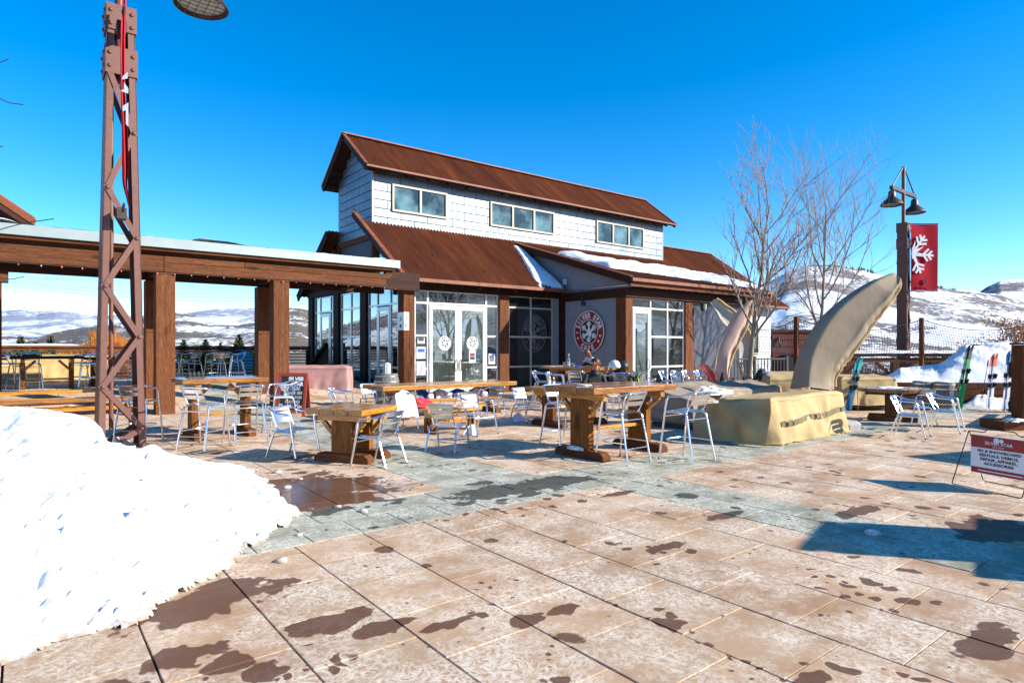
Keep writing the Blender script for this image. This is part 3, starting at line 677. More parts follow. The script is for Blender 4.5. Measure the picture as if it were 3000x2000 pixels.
# interior side facade (facing the terrace)
zs2 = [.25, 1.0, 2.14, 3.26, 3.9]
storefront([19.62, 20.2, 21.25, 21.98], zs2, 10.36, 'steel', 'sideglass', skip=[(1,0),(1,1),(1,2)], double=[(1,0),(1,1),(1,2)], swap=True)
storefront([22.68, 23.6, 24.58], zs2, 10.36, 'steel', 'sideglass', swap=True)
storefront([25.32, 25.7, 26.9, 27.5], zs2, 10.36, 'steel', 'sideglass', skip=[(1,0),(1,1),(1,2)], double=[(1,0),(1,1),(1,2)], swap=True)
door(20.24, 21.22, 3.18, 10.33, 20.4, 'steel', 'sideglass', True); door(25.76, 26.86, 3.18, 10.33, 25.95, 'steel', 'sideglass', True)
# house number plate on the corner post
o = cob(MB().box(10.225, 10.236, 19.16, 19.5, 2.3, 2.92), 'number_plate', MT['steel']); text('lettering', '3', .20, Vector((10.218, 19.33, 2.62))-parent_off(o), MT['char'], o, '-x'); text('lettering', '0', .20, Vector((10.218, 19.33, 2.38))-parent_off(o), MT['char'], o, '-x')
o = cob(MB().box(10.24, 10.44, 19.118, 19.129, 2.3, 2.92), 'number_plate', MT['steel']); text('lettering', '3', .20, Vector((10.34, 19.112, 2.64))-parent_off(o), MT['char'], o); text('lettering', '0', .20, Vector((10.34, 19.112, 2.40))-parent_off(o), MT['char'], o)
# --- inner corner, sign wall and wing
corr_wall('wall_panel', (17.15, 19.3), (17.62, 19.3), 0, 3.75); post(17.55, 17.72, 19.05, 19.3, 0, 4.0, 'downspout_post', 'darkwood')
corr_wall('wall_panel', (17.7, 19.2), (17.7, 16.25), 0, 3.6)
corr_wall('wall_panel', (17.72, 21.6), (17.72, 15.5), 3.95, 0, poly=lambda t: 4.35+.31*(6.1*(1-t))-.22)
cob(MB().box(17.78, 26.3, 15.95, 19.4, -.03, 4.2), 'wall', MT['char'])
cob(MB().box(17.62, 26.4, 15.66, 15.9, 3.6, 3.93), 'header_beam', MT['darkwood']); cob(MB().box(17.62, 17.86, 15.9, 19.3, 3.6, 3.93), 'header_beam', MT['darkwood'])
post(17.66, 18.05, 15.72, 16.22, 0, 3.6); post(21.3, 21.87, 15.74, 16.1, 0, 3.6)
storefront([18.10, 19.2, 20.24, 21.27], [.02, .96, 2.13, 3.22, 3.58], 15.9, 'frame', 'glass', skip=[(0,0),(0,1),(0,2)], double=[(0,0),(0,1),(0,2)])
door(18.15, 19.15, 3.17, 15.86, 19.03)
corr_wall('wall_panel', (21.87, 15.9), (26.3, 15.9), 0, 3.6)
# wing shed roof
WZ = lambda y: 4.28+.31*(y-15.2)
corrugated('roof', 17.3, 26.75, (15.15, WZ(15.15)), (22.1, WZ(22.1)))
dk = MB(); dk.add([(17.32,15.2,WZ(15.2)-.03),(26.7,15.2,WZ(15.2)-.03),(26.7,22,WZ(22)-.03),(17.32,22,WZ(22)-.03),(17.32,15.2,WZ(15.2)-.17),(26.7,15.2,WZ(15.2)-.17),(26.7,22,WZ(22)-.17),(17.32,22,WZ(22)-.17)], [(0,1,2,3),(7,6,5,4),(0,4,5,1),(1,5,6,2),(2,6,7,3),(3,7,4,0)]); cob(dk, 'roof_deck', MT['darkwood'])
bar((17.3, 15.12, WZ(15.12)-.12), (17.3, 22.1, WZ(22.1)-.12), .08, .26, 'rake_board', 'darkwood'); bar((17.29, 15.12, WZ(15.12)+.03), (17.29, 22.1, WZ(22.1)+.03), .2, .04, 'rake_flashing', 'rusttrim')
bar((26.75, 15.12, WZ(15.12)-.12), (26.75, 20, WZ(20)-.12), .08, .26, 'rake_board', 'redtrim')
bar((17.26, 15.08, WZ(15.1)-.08), (26.8, 15.08, WZ(15.1)-.08), .12, .12, 'gutter', 'rusttrim'); bar((17.3, 15.2, WZ(15.1)-.22), (26.7, 15.2, WZ(15.1)-.22), .05, .16, 'fascia', 'redtrim')
for k in range(11): bar((18.0+k*.85, 15.7, 4.14), (18.0+k*.85, 15.26, 4.0), .09, .12, 'rafter_tail', 'darkwood')
# conduit and wall lights on the wing
cob(MB().tube([(17.60, 19.2, 4.02), (17.60, 15.62, 4.02), (26.2, 15.62, 4.02)], .028, 6), 'conduit', MT['steel'])
cob(MB().tube([(17.6, 18.0, 4.0), (17.5, 17.9, 3.98), (17.45, 17.8, 3.6), (17.3, 17.6, 3.5)], .02, 6), 'light_arm', MT['char']); cob(MB().lathe([(.05,0),(.09,-.05),(.10,-.2),(.0,-.2)], (17.3, 17.6, 3.55), 10), 'wall_light', MT['char'])
cob(MB().box(17.5, 17.64, 18.9, 19.0, 4.30, 4.52), 'sensor_box', MT['white'])
o = cob(MB().lathe([(.05,0),(.1,-.04),(.08,-.3),(.03,-.34)], (22.1, 15.5, 3.55), 10), 'wall_light', MT['char']); cob(MB().lathe([(.0,-.04),(.07,-.05),(.06,-.28),(.0,-.3)], (22.1, 15.38, 3.55), 10), 'wall_light', MT['lens'])
# far facade beyond the wing
cob(MB().box(26.3, 34.0, 19.25, 19.4, 0, 3.95), 'wall', MT['whiteside'])
for k in range(11): cob(MB().box(26.32, 33.98, 19.225, 19.25, .02+k*.36, .35+k*.36), 'siding_board', MT['whiteside'])
window(31.2, 32.6, 1.35, 3.15, 19.22, 1, 'beige', 'upglass', .09, d=.08)
# vent pipe
bar((30.6, 24.6, 7.2), (30.6, 24.6, 8.3), .22, .22, 'vent_pipe', 'steel'); cob(MB().lathe([(.12,0),(.2,.02),(.2,.22),(.0,.26)], (30.6, 24.6, 8.25), 10), 'vent_cap', MT['steel'])
# ---- round SILVER STAR CAFE sign on the wing's side wall
SG = thing('round_sign', 'round red SILVER STAR CAFE sign with silver snowflake on the grey corrugated wall', 'sign', (17.64, 17.58, 2.33))
RX = Matrix.Rotation(R(-90), 4, 'Y')   # lathe axis to -x
SR = .83
def disc(r0, r1, h, name, mat, z0=0, par=SG):
    m = MB(); m.lathe([(0, z0), (r1, z0), (r1, z0+h), (0, z0+h)] if r0 == 0 else [(r0, z0), (r1, z0), (r1, z0+h), (r0, z0+h), (r0, z0)], n=56, mt=RX)
    if r0: m.f = [f for f in m.f if len(f) == 4]; m.mi = [0]*len(m.f)
    return m.obj(name, MT[mat], par, smooth=True)
disc(0, SR, .04, 'backing_disc', 'char'); disc(.49, SR-.03, .012, 'red_ring', 'signred', .042); disc(SR-.03, SR, .03, 'rim', 'chrome', .042); disc(.465, .49, .02, 'rim', 'chrome', .042)
def signpt(u, v, h): return Vector((-h, -u, v))
def flake_polys(Rr, arms=6, rot=0.0, wd=.085):
    out = []
    for k in range(arms):
        a = rot+k*2*math.pi/arms; c, s = math.cos(a), math.sin(a)
        def T(pts): return [(x*c-y*s, x*s+y*c) for x, y in pts]
        w_ = wd*Rr
        out.append(T([(0,-w_*.6),(Rr*.98,-w_*.6),(Rr*.98,w_*.6),(0,w_*.6)]))
        for sg in (1, -1):
            for r0, L in ((.52, .36), (.74, .24)):
                x0 = r0*Rr; dx, dy = math.cos(R(48))*L*Rr, math.sin(R(48))*L*Rr*sg; nx, ny = -dy/(L*Rr)*w_*.5, dx/(L*Rr)*w_*.5
                out.append(T([(x0-nx, -ny), (x0+dx-nx, dy-ny), (x0+dx+nx, dy+ny), (x0+nx, ny)]))
    return out
def starpts(Rr, n=5, inner=.34, rot=0): return [((Rr if i % 2 == 0 else Rr*inner)*math.cos(rot+i*math.pi/n), (Rr if i % 2 == 0 else Rr*inner)*math.sin(rot+i*math.pi/n)) for i in range(2*n)]
m = MB()
for i, p in enumerate(flake_polys(.43, 6, R(30), .11)): m.prism(p, .045, .062+.0004*i, signpt)
m.obj('snowflake', MT['chrome'], SG)
m = MB(); sp = starpts(.30, 5, .36, R(82)); m.v = [tuple(signpt(u, v, .066)) for u, v in sp]+[tuple(signpt(0, 0, .10))]; m.f = [(i, (i+1) % 10, 10) for i in range(10)]; m.mi = [0]*10; m.obj('star', MT['chrome'], SG, fix=False)
def ring_text(s, a0, da, rad, size, flip=False):
    for i, ch in enumerate(s):
        if ch == ' ': continue
        a = R(a0-da*i); me = text_mesh(ch, size, .012, MT['chrome'], bold=.010, sx=.85)
        ang = (a-math.pi/2) if not flip else (a+math.pi/2)
        # glyph axes: right and up in the sign plane
        up = Vector((math.cos(a), math.sin(a)))*(1 if not flip else -1); rt = Vector((up.y, -up.x))
        rr = rad-(size*.36 if not flip else -size*.36)
        base = Vector((math.cos(a), math.sin(a)))*rr
        r3, u3 = signpt(rt.x, rt.y, 0), signpt(up.x, up.y, 0); n3 = Vector((-1, 0, 0))
        M3 = Matrix((r3, u3, n3)).transposed()
        o = inst(me, 'letter', SG, signpt(base.x, base.y, .062)); o.rotation_euler = M3.to_euler()
ring_text('SILVER STAR', 160, 14.3, .645, .285); ring_text('CAFE', 238, -17, .645, .27, True)
for a in (182, 202, -15, -35):
    m = MB(); m.lathe([(0,0),(.045,0),(.045,.02),(0,.025)], signpt(.645*math.cos(R(a)), .645*math.sin(R(a)), .055), 12, mt=RX); m.obj('dot', MT['chrome'], SG)
# ---- snow lying on the roofs
def snowsheet(name, label, corners, th, seed, nu=60, nv=14, edge=.25, sag=0):
    c = [Vector(p) for p in corners]
    def top(u, v):
        p = (c[0]*(1-u)+c[1]*u)*(1-v)+(c[3]*(1-u)+c[2]*u)*v
        e = min(u, 1-u)*(c[1]-c[0]).length; f = min(v, 1-v)*(c[3]-c[0]).length
        q = min(1, min(e, f)/edge); h = th*(q**.5)*(1+.5*noise.fractal(Vector((p.x*.9, p.y*.9, seed)), .8, 2, 3))+.02*nz3((p.x, p.y, seed), 9)*q
        j = .10*noise.fractal(Vector((p.x*2, seed, p.y*2)), .8, 2, 3); p = p+Vector((j if q < .9 else 0, j if q < .9 else 0, 0))
        return p+Vector((0, 0, max(h, 0)+.004))
    m = MB().grid(top, nu, nv); o = m.obj(name, MT['cleansnow'], smooth='all', fix=False)
    if o.data.polygons and o.data.polygons[0].normal.z < 0: o.data.flip_normals()
    # skirt down to the roof so that the snow is solid
    return tag(o, label, 'roof snow')
snowsheet('roof_snow', 'long white snow blanket on the low roof over the right wing', [(18.0,16.9,WZ(16.9)),(26.6,15.25,WZ(15.25)),(26.6,17.9,WZ(17.9)),(17.9,19.9,WZ(19.9))], .20, 3, 90, 18)
snowsheet('roof_snow', 'snow wedge caught in the valley between the two rusted roofs', [(15.9,18.62,EZ),(17.25,18.62,EZ),(17.28,21.6,EZ+SL*3.0),(16.95,21.6,EZ+SL*3.0)], .13, 8, 20, 30, .2)
# ============================================================ PERGOLA, TERRACE, TOWERS
PY0, PY1 = 18.1, 20.5
pg = thing('pergola', 'heavy brown timber pergola with snow-topped roof joining the cafe corner', 'pergola', (2.8, 18.1, 0))
def pob(m, name, mat, **kw): o = m.obj(name, MT[mat], pg, **kw); o.location -= pg.location; return o
PX = [2.62, 5.55]; 
def pbx(x0, x1, y0, y1, z0, z1, name, mat, bev=.012): return pob(MB().box(x0, x1, y0, y1, z0, z1), name, mat, bevel=bev)
for (x, z0) in ((2.62, 0), (5.52, 0)): pbx(x, x+.44, 17.93, 18.32, -.02, 3.60, 'post', 'stain_z')
for (x, y, z0) in ((2.70, 20.2, .2), (5.75, 20.2, .2), (-3.6, 20.2, .2)): pbx(x, x+.42, y, y+.42, z0, 3.60, 'post', 'stain_z')
# front beam: three courses of boards, butt joints stepped
bo = [(-8, 2.8, 3.62, 4.02), (2.81, 9.0, 3.62, 3.86), (2.81, 4.75, 3.865, 4.02), (4.76, 9.12, 3.865, 4.02), (-8, 9.3, 4.03, 4.13)]
for i, (a, b, z0, z1) in enumerate(bo[:-1]):
    if b > 9:   # sloped cut at the cafe end
        m = MB(); m.prism([(a, z0), (b-.02*(z0 < 3.8), z0), (b+.12, z1), (a, z1)], 17.96, 18.16, lambda u, v, h: Vector((u, h, v))); pob(m, 'beam', 'stain_x', bevel=.01)
    else: pbx(a, b, 17.96, 18.16, z0, z1, 'beam', 'stain_x')
pbx(-8, 9.3, 17.90, 18.14, 4.135, 4.24, 'upper_fascia', 'stain_x')
pbx(-8, 10.1, 20.3, 20.5, 3.62, 4.1, 'beam', 'darkwood'); pbx(9.0, 10.22, 17.99, 18.17, 3.55, 4.12, 'beam', 'darkwood')
for x in (-6, -3.5, -1, 2.75, 5.7, 8.4): pbx(x, x+.2, 18.165, 20.295, 3.66, 3.92, 'cross_beam', 'darkwood')
pbx(-8, 9.35, 17.95, 20.65, 4.245, 4.30, 'roof_deck', 'darkwood', 0)
pob(MB().box(-8, 9.42, 17.82, 17.89, 4.22, 4.46), 'flashing', 'flash'); pob(MB().box(-8, 9.42, 17.892, 20.7, 4.302, 4.33), 'flashing', 'flash'); pob(MB().box(9.36, 9.42, 17.9, 20.7, 4.22, 4.46), 'flashing', 'flash')
m = MB()
def stop(u, v):
    x = -8+17.3*u; y = 17.93+2.7*v; e = min(1, min(u*17.3, (1-u)*17.3, v*2.7+.25, (1-v)*2.7)/.3)
    g = .20+.16*max(0, noise.fractal(Vector((x*.42+3, y*.5, 9)), .8, 2, 3)) - .16*math.exp(-((x-3.05)/.35)**2) -.10*math.exp(-((x-6.3)/.35)**2)
    return Vector((x, y, 4.30+max(.02, g*e**.5)+.012*nz3((x, y, 1), 6)))
o = m.grid(stop, 170, 24).obj('roof_snow', MT['cleansnow'], smooth='all', fix=False); tag(o, 'thick white snow layer along the flat pergola roof', 'roof snow')
# string of holiday bulbs under the front beam
sl_ = thing('string_lights', 'string of small orange bulbs hanging under the pergola beam', 'string lights', (0, 17.9, 3.6))
m = MB(); pts = [(x*.2-1.0-3, -.02, .0-.012*abs(math.sin(x*1.6))) for x in range(0, 66)]; m.tube(pts, .006, 4); m.obj('wire', MT['char'], sl_)
bm_ = MB(); bm_.lathe([(0,-.055),(.015,-.040),(.018,-.026),(.011,-.010)], n=8); bme = bm_.mesh('bulb', MT['orange'], True); sk_ = MB().lathe([(.013,-.013),(.015,.012),(0,.014)], n=8).mesh('socket', MT['char'])
for k in range(34): o = inst(bme, 'bulb', sl_, (-3.6+k*.39, -.02, -.01), (random.uniform(-.5,.5), random.uniform(-.5,.5), 0)); inst(sk_, 'socket', o)
# ---- terrace guard rail
def rail(name, label, p, q, h, z, posts, nbar, mat='stain_x', capw=.2, pm='stain_z', snowcap=False, braces=False):
    p, q = Vector(p), Vector(q); L = (q-p).length; ang = math.atan2(q.y-p.y, q.x-p.x)
    t = thing(name, label, 'railing', (p.x, p.y, z), ang)
    MB().box(0, L, -capw/2, capw/2, h-.06, h).obj('top_rail', MT[mat], t, bevel=.008)
    MB().box(0, L, -.03, .03, h-.16, h-.065).obj('sub_rail', MT[mat], t)
    for k in range(posts):
        x = .1+(L-.2)*k/(posts-1); MB().box(x-.07, x+.07, -.062, .078, 0, h-.165).obj('post', MT[pm], t)
    for k in range(nbar):
        zz = .12+(h-.35)*k/(nbar-1); MB().box(0, L, -.09, -.064, zz, zz+.035).obj('bar', MT['char' if nbar > 4 else mat], t)
    return t
rail('guard_rail', 'sunlit brown timber rail across the back of the terrace', (-3, 27.6), (4.2, 27.6), 1.27, .5, 7, 8)
rail('guard_rail', 'dark shaded drink rail behind the terrace tables near the pergola posts', (4.25, 27.62), (10.1, 27.62), 1.27, .5, 6, 8, 'darkwood', pm='darkwood')  # dark timber colour carries the shade on this stretch of rail
o = snowsheet('rail_snow', 'thin strip of snow on the left end of the terrace rail', [(-2.9,27.5,1.775),(1.6,27.5,1.775),(1.6,27.7,1.775),(-2.9,27.7,1.775)], .05, 5, 30, 4, .05)
# stair guard rising to the cafe side door
t = thing('stair_guard', 'sloping dark timber stair guard with horizontal bars beside the side glazing', 'stair guard', (9.6, 26.2, .5))
MB().beam((0,1.3,-.2), (.35,-.9,1.35), .16, .12).obj('handrail', MT['darkwood'], t); MB().prism([(1.3,-.25),(-.9,-.25),(-.9,1.28)], .1, .14, lambda u, v, h: Vector((.3*(1.3-u)/2.2+h, u, v))).obj('side_panel', MT['stain_z'], t)
t2 = thing('metal_roof', 'small blue-grey metal roof with snow seen beyond the terrace stair', 'roof', (9.3, 31, .2))
MB().add([(-1.6,0,-.3),(.7,0,-.3),(.7,2.0,1.45),(-1.6,2.0,1.45),(-1.6,0,-.36),(.7,0,-.36),(.7,2.0,1.39),(-1.6,2.0,1.39)], [(0,1,2,3),(7,6,5,4),(0,4,5,1),(1,5,6,2),(2,6,7,3),(3,7,4,0)]).obj('roof_sheet', MT['flash'], t2)
for k in range(7): MB().box(-1.6, .7, -.02, .02, 0, .05).obj('seam', MT['char'], t2, loc=(0, .1+k*.3, -.25+k*.26))
# ---- lattice lamp towers
def lattice(name, label, loc, w0, w1, hh, arm, nodes_z, group, banner=True):
    t = thing(name, label, 'lamp post', loc, 0, group)
    hw = lambda z: (w0+(w1-w0)*z/hh)/2
    LW = .105
    for sx in (-1, 1):
        for sy in (-1, 1):
            m = MB()
            a0, a1 = hw(0), hw(hh)
            for (ox, oy) in ((LW, .016), (.016, LW)):
                vs = []
                for z, a in ((-.05, a0), (hh, a1)):
                    x0, y0 = sx*a, sy*a
                    vs += [(x0, y0, z), (x0-sx*ox, y0, z), (x0-sx*ox, y0-sy*oy, z), (x0, y0-sy*oy, z)]
                m.add(vs, [(0,1,2,3),(7,6,5,4),(0,4,5,1),(1,5,6,2),(2,6,7,3),(3,7,4,0)])
            m.obj('leg', MT['tower'], t)
    rv = MB().lathe([(.035,0),(.035,.008),(.024,.022),(0,.028)], n=10).mesh('rivet', MT['tower'], True)
    for sx in (-1, 1):      # the two side faces are solid channel plates
        a0, a1 = hw(0), hw(hh); vs = []
        for z, a in ((-.05, a0), (hh, a1)): vs += [(sx*(a+.001), -a+.02, z), (sx*(a-.010), -a+.02, z), (sx*(a-.010), a-.02, z), (sx*(a+.001), a-.02, z)]
        MB().add(vs, [(0,1,2,3),(7,6,5,4),(0,4,5,1),(1,5,6,2),(2,6,7,3),(3,7,4,0)]).obj('side_plate', MT['tower'], t)
    for face in (0, 2):
        rot = Matrix.Rotation(face*math.pi/2, 4, 'Z')
        for i, (z0, z1) in enumerate(zip(nodes_z, nodes_z[1:])):
            s = 1 if (i+(face in (2, 3))) % 2 else -1
            p = Vector((s*(hw(z0)-.055), -hw(z0)-.012, z0)); q = Vector((-s*(hw(z1)-.055), -hw(z1)-.012, z1))
            o = MB().beam(p, q, .085, .014, (0,1,0), e=.05).obj('brace', MT['tower'], t)
            # wide side lies in the face plane
            o.data.transform(Matrix.Identity(4)); o.rotation_euler = (0, 0, face*math.pi/2)
            if face in (0, 3):
                r = inst(rv, 'rivet', t, rot @ (p+Vector((0,-.012,0))), (R(90), 0, face*math.pi/2))
    for zc, hgt in ((hh-.20, .40), (hh-.92, .46)):
        for face in range(4):
            a = hw(zc)+.016
            o = MB().box(-a, a, -a-.012, -a, zc-hgt/2, zc+hgt/2).obj('gusset_plate', MT['tower'], t); o.rotation_euler = (0,0,face*math.pi/2)
            if face in (0, 3):
                for sx in (-1, 1):
                    for dz in (-.11, .11): inst(rv, 'rivet', t, Matrix.Rotation(face*math.pi/2, 3, 'Z') @ Vector((sx*(a-.06), -a-.012, zc+dz)), (R(90), 0, face*math.pi/2))
    MB().box(-hw(hh)-.03, hw(hh)+.03, -hw(hh)-.03, hw(hh)+.03, hh, hh+.03).obj('cap_plate', MT['tower'], t)
    MB().tube([(0,0,hh-1.3), (0,0,arm+1.15)], .078, 14).obj('pole', MT['tower'], t, smooth=True)
    MB().tube([(-.13,-.05,.3), (-.13,-.05,hh-1.2)], .035, 8).obj('conduit', MT['tower'], t, smooth=True)
    MB().box(-1.36, 1.36, -.07, .07, arm-.08, arm+.08).obj('cross_arm', MT['lampmetal'], t)
    for s in (-1, 1):
        MB().tube([(s*1.22, 0, arm+.1), (s*.05, 0, arm+1.12)], .028, 8).obj('stay_rod', MT['lampmetal'], t)
        b = MB().lathe([(.0,-.02),(.07,-.04),(.14,-.10),(.16,-.30),(.19,-.38),(.40,-.56),(.45,-.66),(.47,-.70),(.45,-.71),(.36,-.58),(.15,-.38),(.0,-.36)], (0,0,0), 26).obj('lamp_shade', MT['lampmetal'], t, smooth=True, loc=(s*1.28, 0, arm-.08))
        MB().lathe([(0,-.70),(.25,-.69),(.40,-.64),(.30,-.60),(0,-.60)], (0,0,0), 20).obj('lamp_glass', MT['lens'], b, smooth=True)
        m = MB()
        for k in range(6): 
            c_ = -.36+k*.144; l = math.sqrt(max(0, .43**2-c_*c_)); m.tube([(-l, c_, -.715), (0, c_, -.735), (l, c_, -.715)], .006, 4); m.tube([(c_, -l, -.715), (c_, 0, -.735), (c_, l, -.715)], .006, 4)
        m.obj('wire_guard', MT['char'], b)
    return t
tw = at(351, 1305, 10.75); tw.z = 0
nz_ = [CAMH+(HY-y)*10.35/FPX for y in (1405, 1261, 1133, 986, 837, 689, 545, 373, 200)]; nz_[0] = -.05
lattice('lattice_lamp_post', 'tall brown riveted lattice lamp post standing in the left snow heap', (tw.x, tw.y, 0), .70, .385, 7.45, 8.75, nz_, 'lattice lamp posts with bell lamps')
tr = at(2647, 1150, 28.5); tr.z = 0
t = lattice('lattice_lamp_post', 'distant lattice lamp post with two bell lamps beside the red snowflake banner', (tr.x, tr.y, 0), .43, .40, 7.35, 8.8, [.3+i*.88 for i in range(8)], 'lattice lamp posts with bell lamps')
# distant banner, spread
def banner_spread():
    # plane faces the viewpoint: runs along camera-right
    ux = Vector((cY, -sY, 0)); base = at(2668, 851, 28.2)
    t = thing('banner', 'red banner with half a white snowflake on the distant lamp post', 'banner', base)
    Wd, Hh = 1.22, 2.98; nrm = Vector((sY, cY, 0))
    T = lambda u, v, h: ux*u+Vector((0,0,v))-nrm*h
    MB().grid(lambda u, v: T(u*Wd, v*Hh, .02*math.sin(u*6+v*2)), 10, 16).obj('cloth', MT['redcloth'], t, smooth='all', fix=False)
    m = MB(); k = 0
    Rr = 1.06; cz = Hh*.56; cx_ = .03; out = []; inn = []
    for i, a0 in enumerate((-66, -6, 54)):
        a = R(a0); c_, s_ = math.cos(a), math.sin(a)
        def Q(pts): return [(cx_+x*c_-y*s_, cz+x*s_+y*c_) for x, y in pts]
        for wd, lst, ex in ((.045, out, .0), (.010, inn, -.06)):
            lst.append(Q([(.30 if lst is inn else 0,-wd),(Rr*.92+ex,-wd),(Rr*.92+ex,wd),(.30 if lst is inn else 0,wd)]))
            for sg in (1, -1):
                for r0, L in ((.50, .36), (.72, .26)):
                    dx, dy = math.cos(R(50))*L, math.sin(R(50))*L*sg; nx, ny = -math.sin(R(50))*wd*sg*1, math.cos(R(50))*wd
                    lst.append(Q([(r0-nx, -ny), (r0+dx-nx, dy-ny), (r0+dx+nx, dy+ny), (r0+nx, ny)]))
    star = []
    for i in range(9):
        a = R(-90+i*22.5); rr = .20 if i % 2 == 0 else .62; star.append((cx_+rr*math.cos(a+R(8)) if i not in (0, 8) else cx_, cz+rr*math.sin(a+R(8))))
    m.prism(star, .035, .05, T)
    for i, p in enumerate(out):
        p = [(max(u, .0), v) for u, v in p]; m.prism(p, .036, .051+.0006*i, T)
    m.obj('snowflake_print', MT['white'], t)
    m = MB()
    pass
    m = MB()
    for i, p in enumerate(flake_polys(.13, 6, .3, .3)): m.prism([(u+.62, v+.42) for u, v in p], .04, .05+.0005*i, T)
    m.obj('crest_print', MT['maroon'], t)
    M3 = Matrix((ux, Vector((0,0,1)), -nrm)).transposed(); text('lettering', 'SILVER STAR', .13, T(.62, .12, .045), MT['maroon'], t, M3, .003)
    for zz in (-.03, Hh+.03): MB().tube([T(-.3, zz, .0), T(Wd+.02, zz, 0)], .022, 6).obj('bracket_arm', MT['char'], t)
    return t
banner_spread()
# near banner hangs furled, seen edge-on
nb = at(363, 620, 10.1)
t = thing('banner', 'furled narrow red banner hanging on the near lattice lamp post', 'banner', nb)
ux = Vector((cY, -sY, 0)); vw = Vector((nb.x, nb.y, 0)).normalized()
m = MB()
def furl(u, v):
    z = v*3.55; wd = .05+.05*math.sin(min(v*1.2, 1)*math.pi)+.03*math.sin(v*9)*.6; wd *= (.35+min(1, v*6)*.65)*.5
    off = .02*math.sin(v*7)+(.10*(1-v*8) if v < .125 else 0)
    a = (u-.5)*2; return ux*(off+a*wd)+vw*(.10*math.sin(u*9+v*5)+.5*(u-.5)*v)+Vector((0,0,z))
m.grid(furl, 14, 60); m.obj('cloth', MT['redcloth'], t, smooth='all', fix=False)
for j, (v0, pl_) in enumerate([(2.02, [(-.03,0),(.06,.02),(.06,.12),(-.02,.05)]), (1.82, [(-.05,.02),(.07,-.02),(.07,.06),(.0,.16),(.0,.05)]), (1.30, [(-.02,.30),(.07,.36),(.07,-.02),(.03,.02),(.03,.24),(-.02,.22)])]):
    MB().prism(pl_, .40, .412, lambda u, v, h, v0=v0: ux*u*1.0+Vector((0,0,v0+v))-vw*(h-.1)).obj('snowflake_print', MT['white'], t)
for zz in (.02, 3.1):
    MB().tube([-ux*.02+Vector((0,0,zz))+vw*.1, Vector((0,0,zz+.02))-vw*.45], .02, 6).obj('bracket_arm', MT['char'], t); MB().box(-.07,.07,.25,.45,zz-.09,zz+.09).obj('bracket', MT['lampmetal'], t)
# ---- neighbouring building at the far left
nbd = thing('neighbour_building', 'brown roofed neighbouring building at the left edge behind the pergola', 'building', (-.75, 23, 0))
m = MB().box(-14, -.55, .8, 9, -.03, 5.0).obj('wall', MT['corr'], nbd)
MB().box(-.33, .25, -.3, .1, 0, 4.2).obj('post', MT['stain_z'], nbd); MB().box(-9, .4, -.35, .15, 3.55, 4.0).obj('beam', MT['stain_x'], nbd); MB().box(-9, .75, -.75, .6, 4.02, 4.14).obj('eave', MT['flash'], nbd)
p0, p1 = at(84, 641, 19.0)-nbd.location, at(-320, 372, 15.5)-nbd.location
for dz, th, mt in ((0, .05, 'rusttrim'), (-.13, .18, 'redtrim'), (-.34, .14, 'darkwood')): MB().beam(p0+Vector((0,0,dz)), p1+Vector((0,0,dz)), .5, th).obj('rake_board', MT[mt], nbd)
d_ = Vector((0, 7, .0)); q0, q1 = p0+Vector((-.3,0,-.35)), p1+Vector((0,0,-.35))
MB().add([q0, q1, q1+d_, q0+d_, q0-Vector((0,0,.2)), q1-Vector((0,0,3)), q1+d_-Vector((0,0,3)), q0+d_-Vector((0,0,.2))], [(0,1,2,3),(7,6,5,4),(0,4,5,1),(1,5,6,2),(2,6,7,3),(3,7,4,0)]).obj('gable_wall', MT['corr'], nbd)
# ---- red stained outbuilding to the right of the cafe
rb = at(2262, 1079, 37); rb.z = -.6
t = thing('outbuilding', 'low red stained outbuilding with snow-lit roof edge behind the safety net', 'building', rb, -YAW)
MB().box(0, 5.2, 0, 3.4, 0, 3.2).obj('wall', MT['brick'], t); MB().box(-.05, 5.25, -.08, 3.45, 3.21, 3.38).obj('roof_edge', MT['redtrim'], t)
for k in range(8): MB().box(.002, 5.198, -.03, -.002, .05+k*.39, .40+k*.39).obj('siding_board', MT['brick'], t)
MB().box(.5, 1.35, -.75, -.05, .0, 1.9).obj('dark_recess', MT['char'], t); MB().box(.42, 1.43, -.80, -.76, 1.91, 2.0).obj('trim', MT['stain_x'], t)
MB().tube([(.36,-.06,2.95),(.36,-.12,2.6),(.42,-.25,2.4)], .05, 8).obj('wall_spout', MT['char'], t)
MB().box(2.0, 3.6, -1.5, -1.2, .0, 1.6).obj('low_wall', MT['stain_x'], t); MB().box(1.95, 3.65, -1.55, -1.15, 1.61, 1.72).obj('snow_cap', MT['cleansnow'], t)
# ---- safety net on timber posts
nA, nB, nC, nD = at(2190, 1080, 23.5), at(2333, 1079, 24), at(2700, 1075, 24), at(3080, 1075, 24)
for p in (nA, nB, nC, nD): p.z = 0
net = thing('safety_net', 'black ski safety net strung between timber posts across the right side', 'net', (nB.x, nB.y, 0))
tops = []
for i, (p, zt) in enumerate(((nA, 2.55), (nB, 2.9), (nC, 2.85), (nD, 2.9))):
    q = p-net.location; MB().box(-.07, .07, -.07, .07, 0, zt).obj('post', MT['stain_z'], net, loc=q); tops.append(q+Vector((0,0,zt-.06)))
nm = MB(); rope = MB()
def netpt(i, u, v):
    a, b = tops[i], tops[i+1]; sag = (.45 if i else .25)*4*u*(1-u); t_ = a*(1-u)+b*u; top = t_.z-sag
    p = Vector((t_.x, t_.y, .35+(top-.35)*v)); bl = .15*math.sin(u*5+v*4+i); return p+Vector((sY, cY, 0))*bl*math.sin(v*3.1)
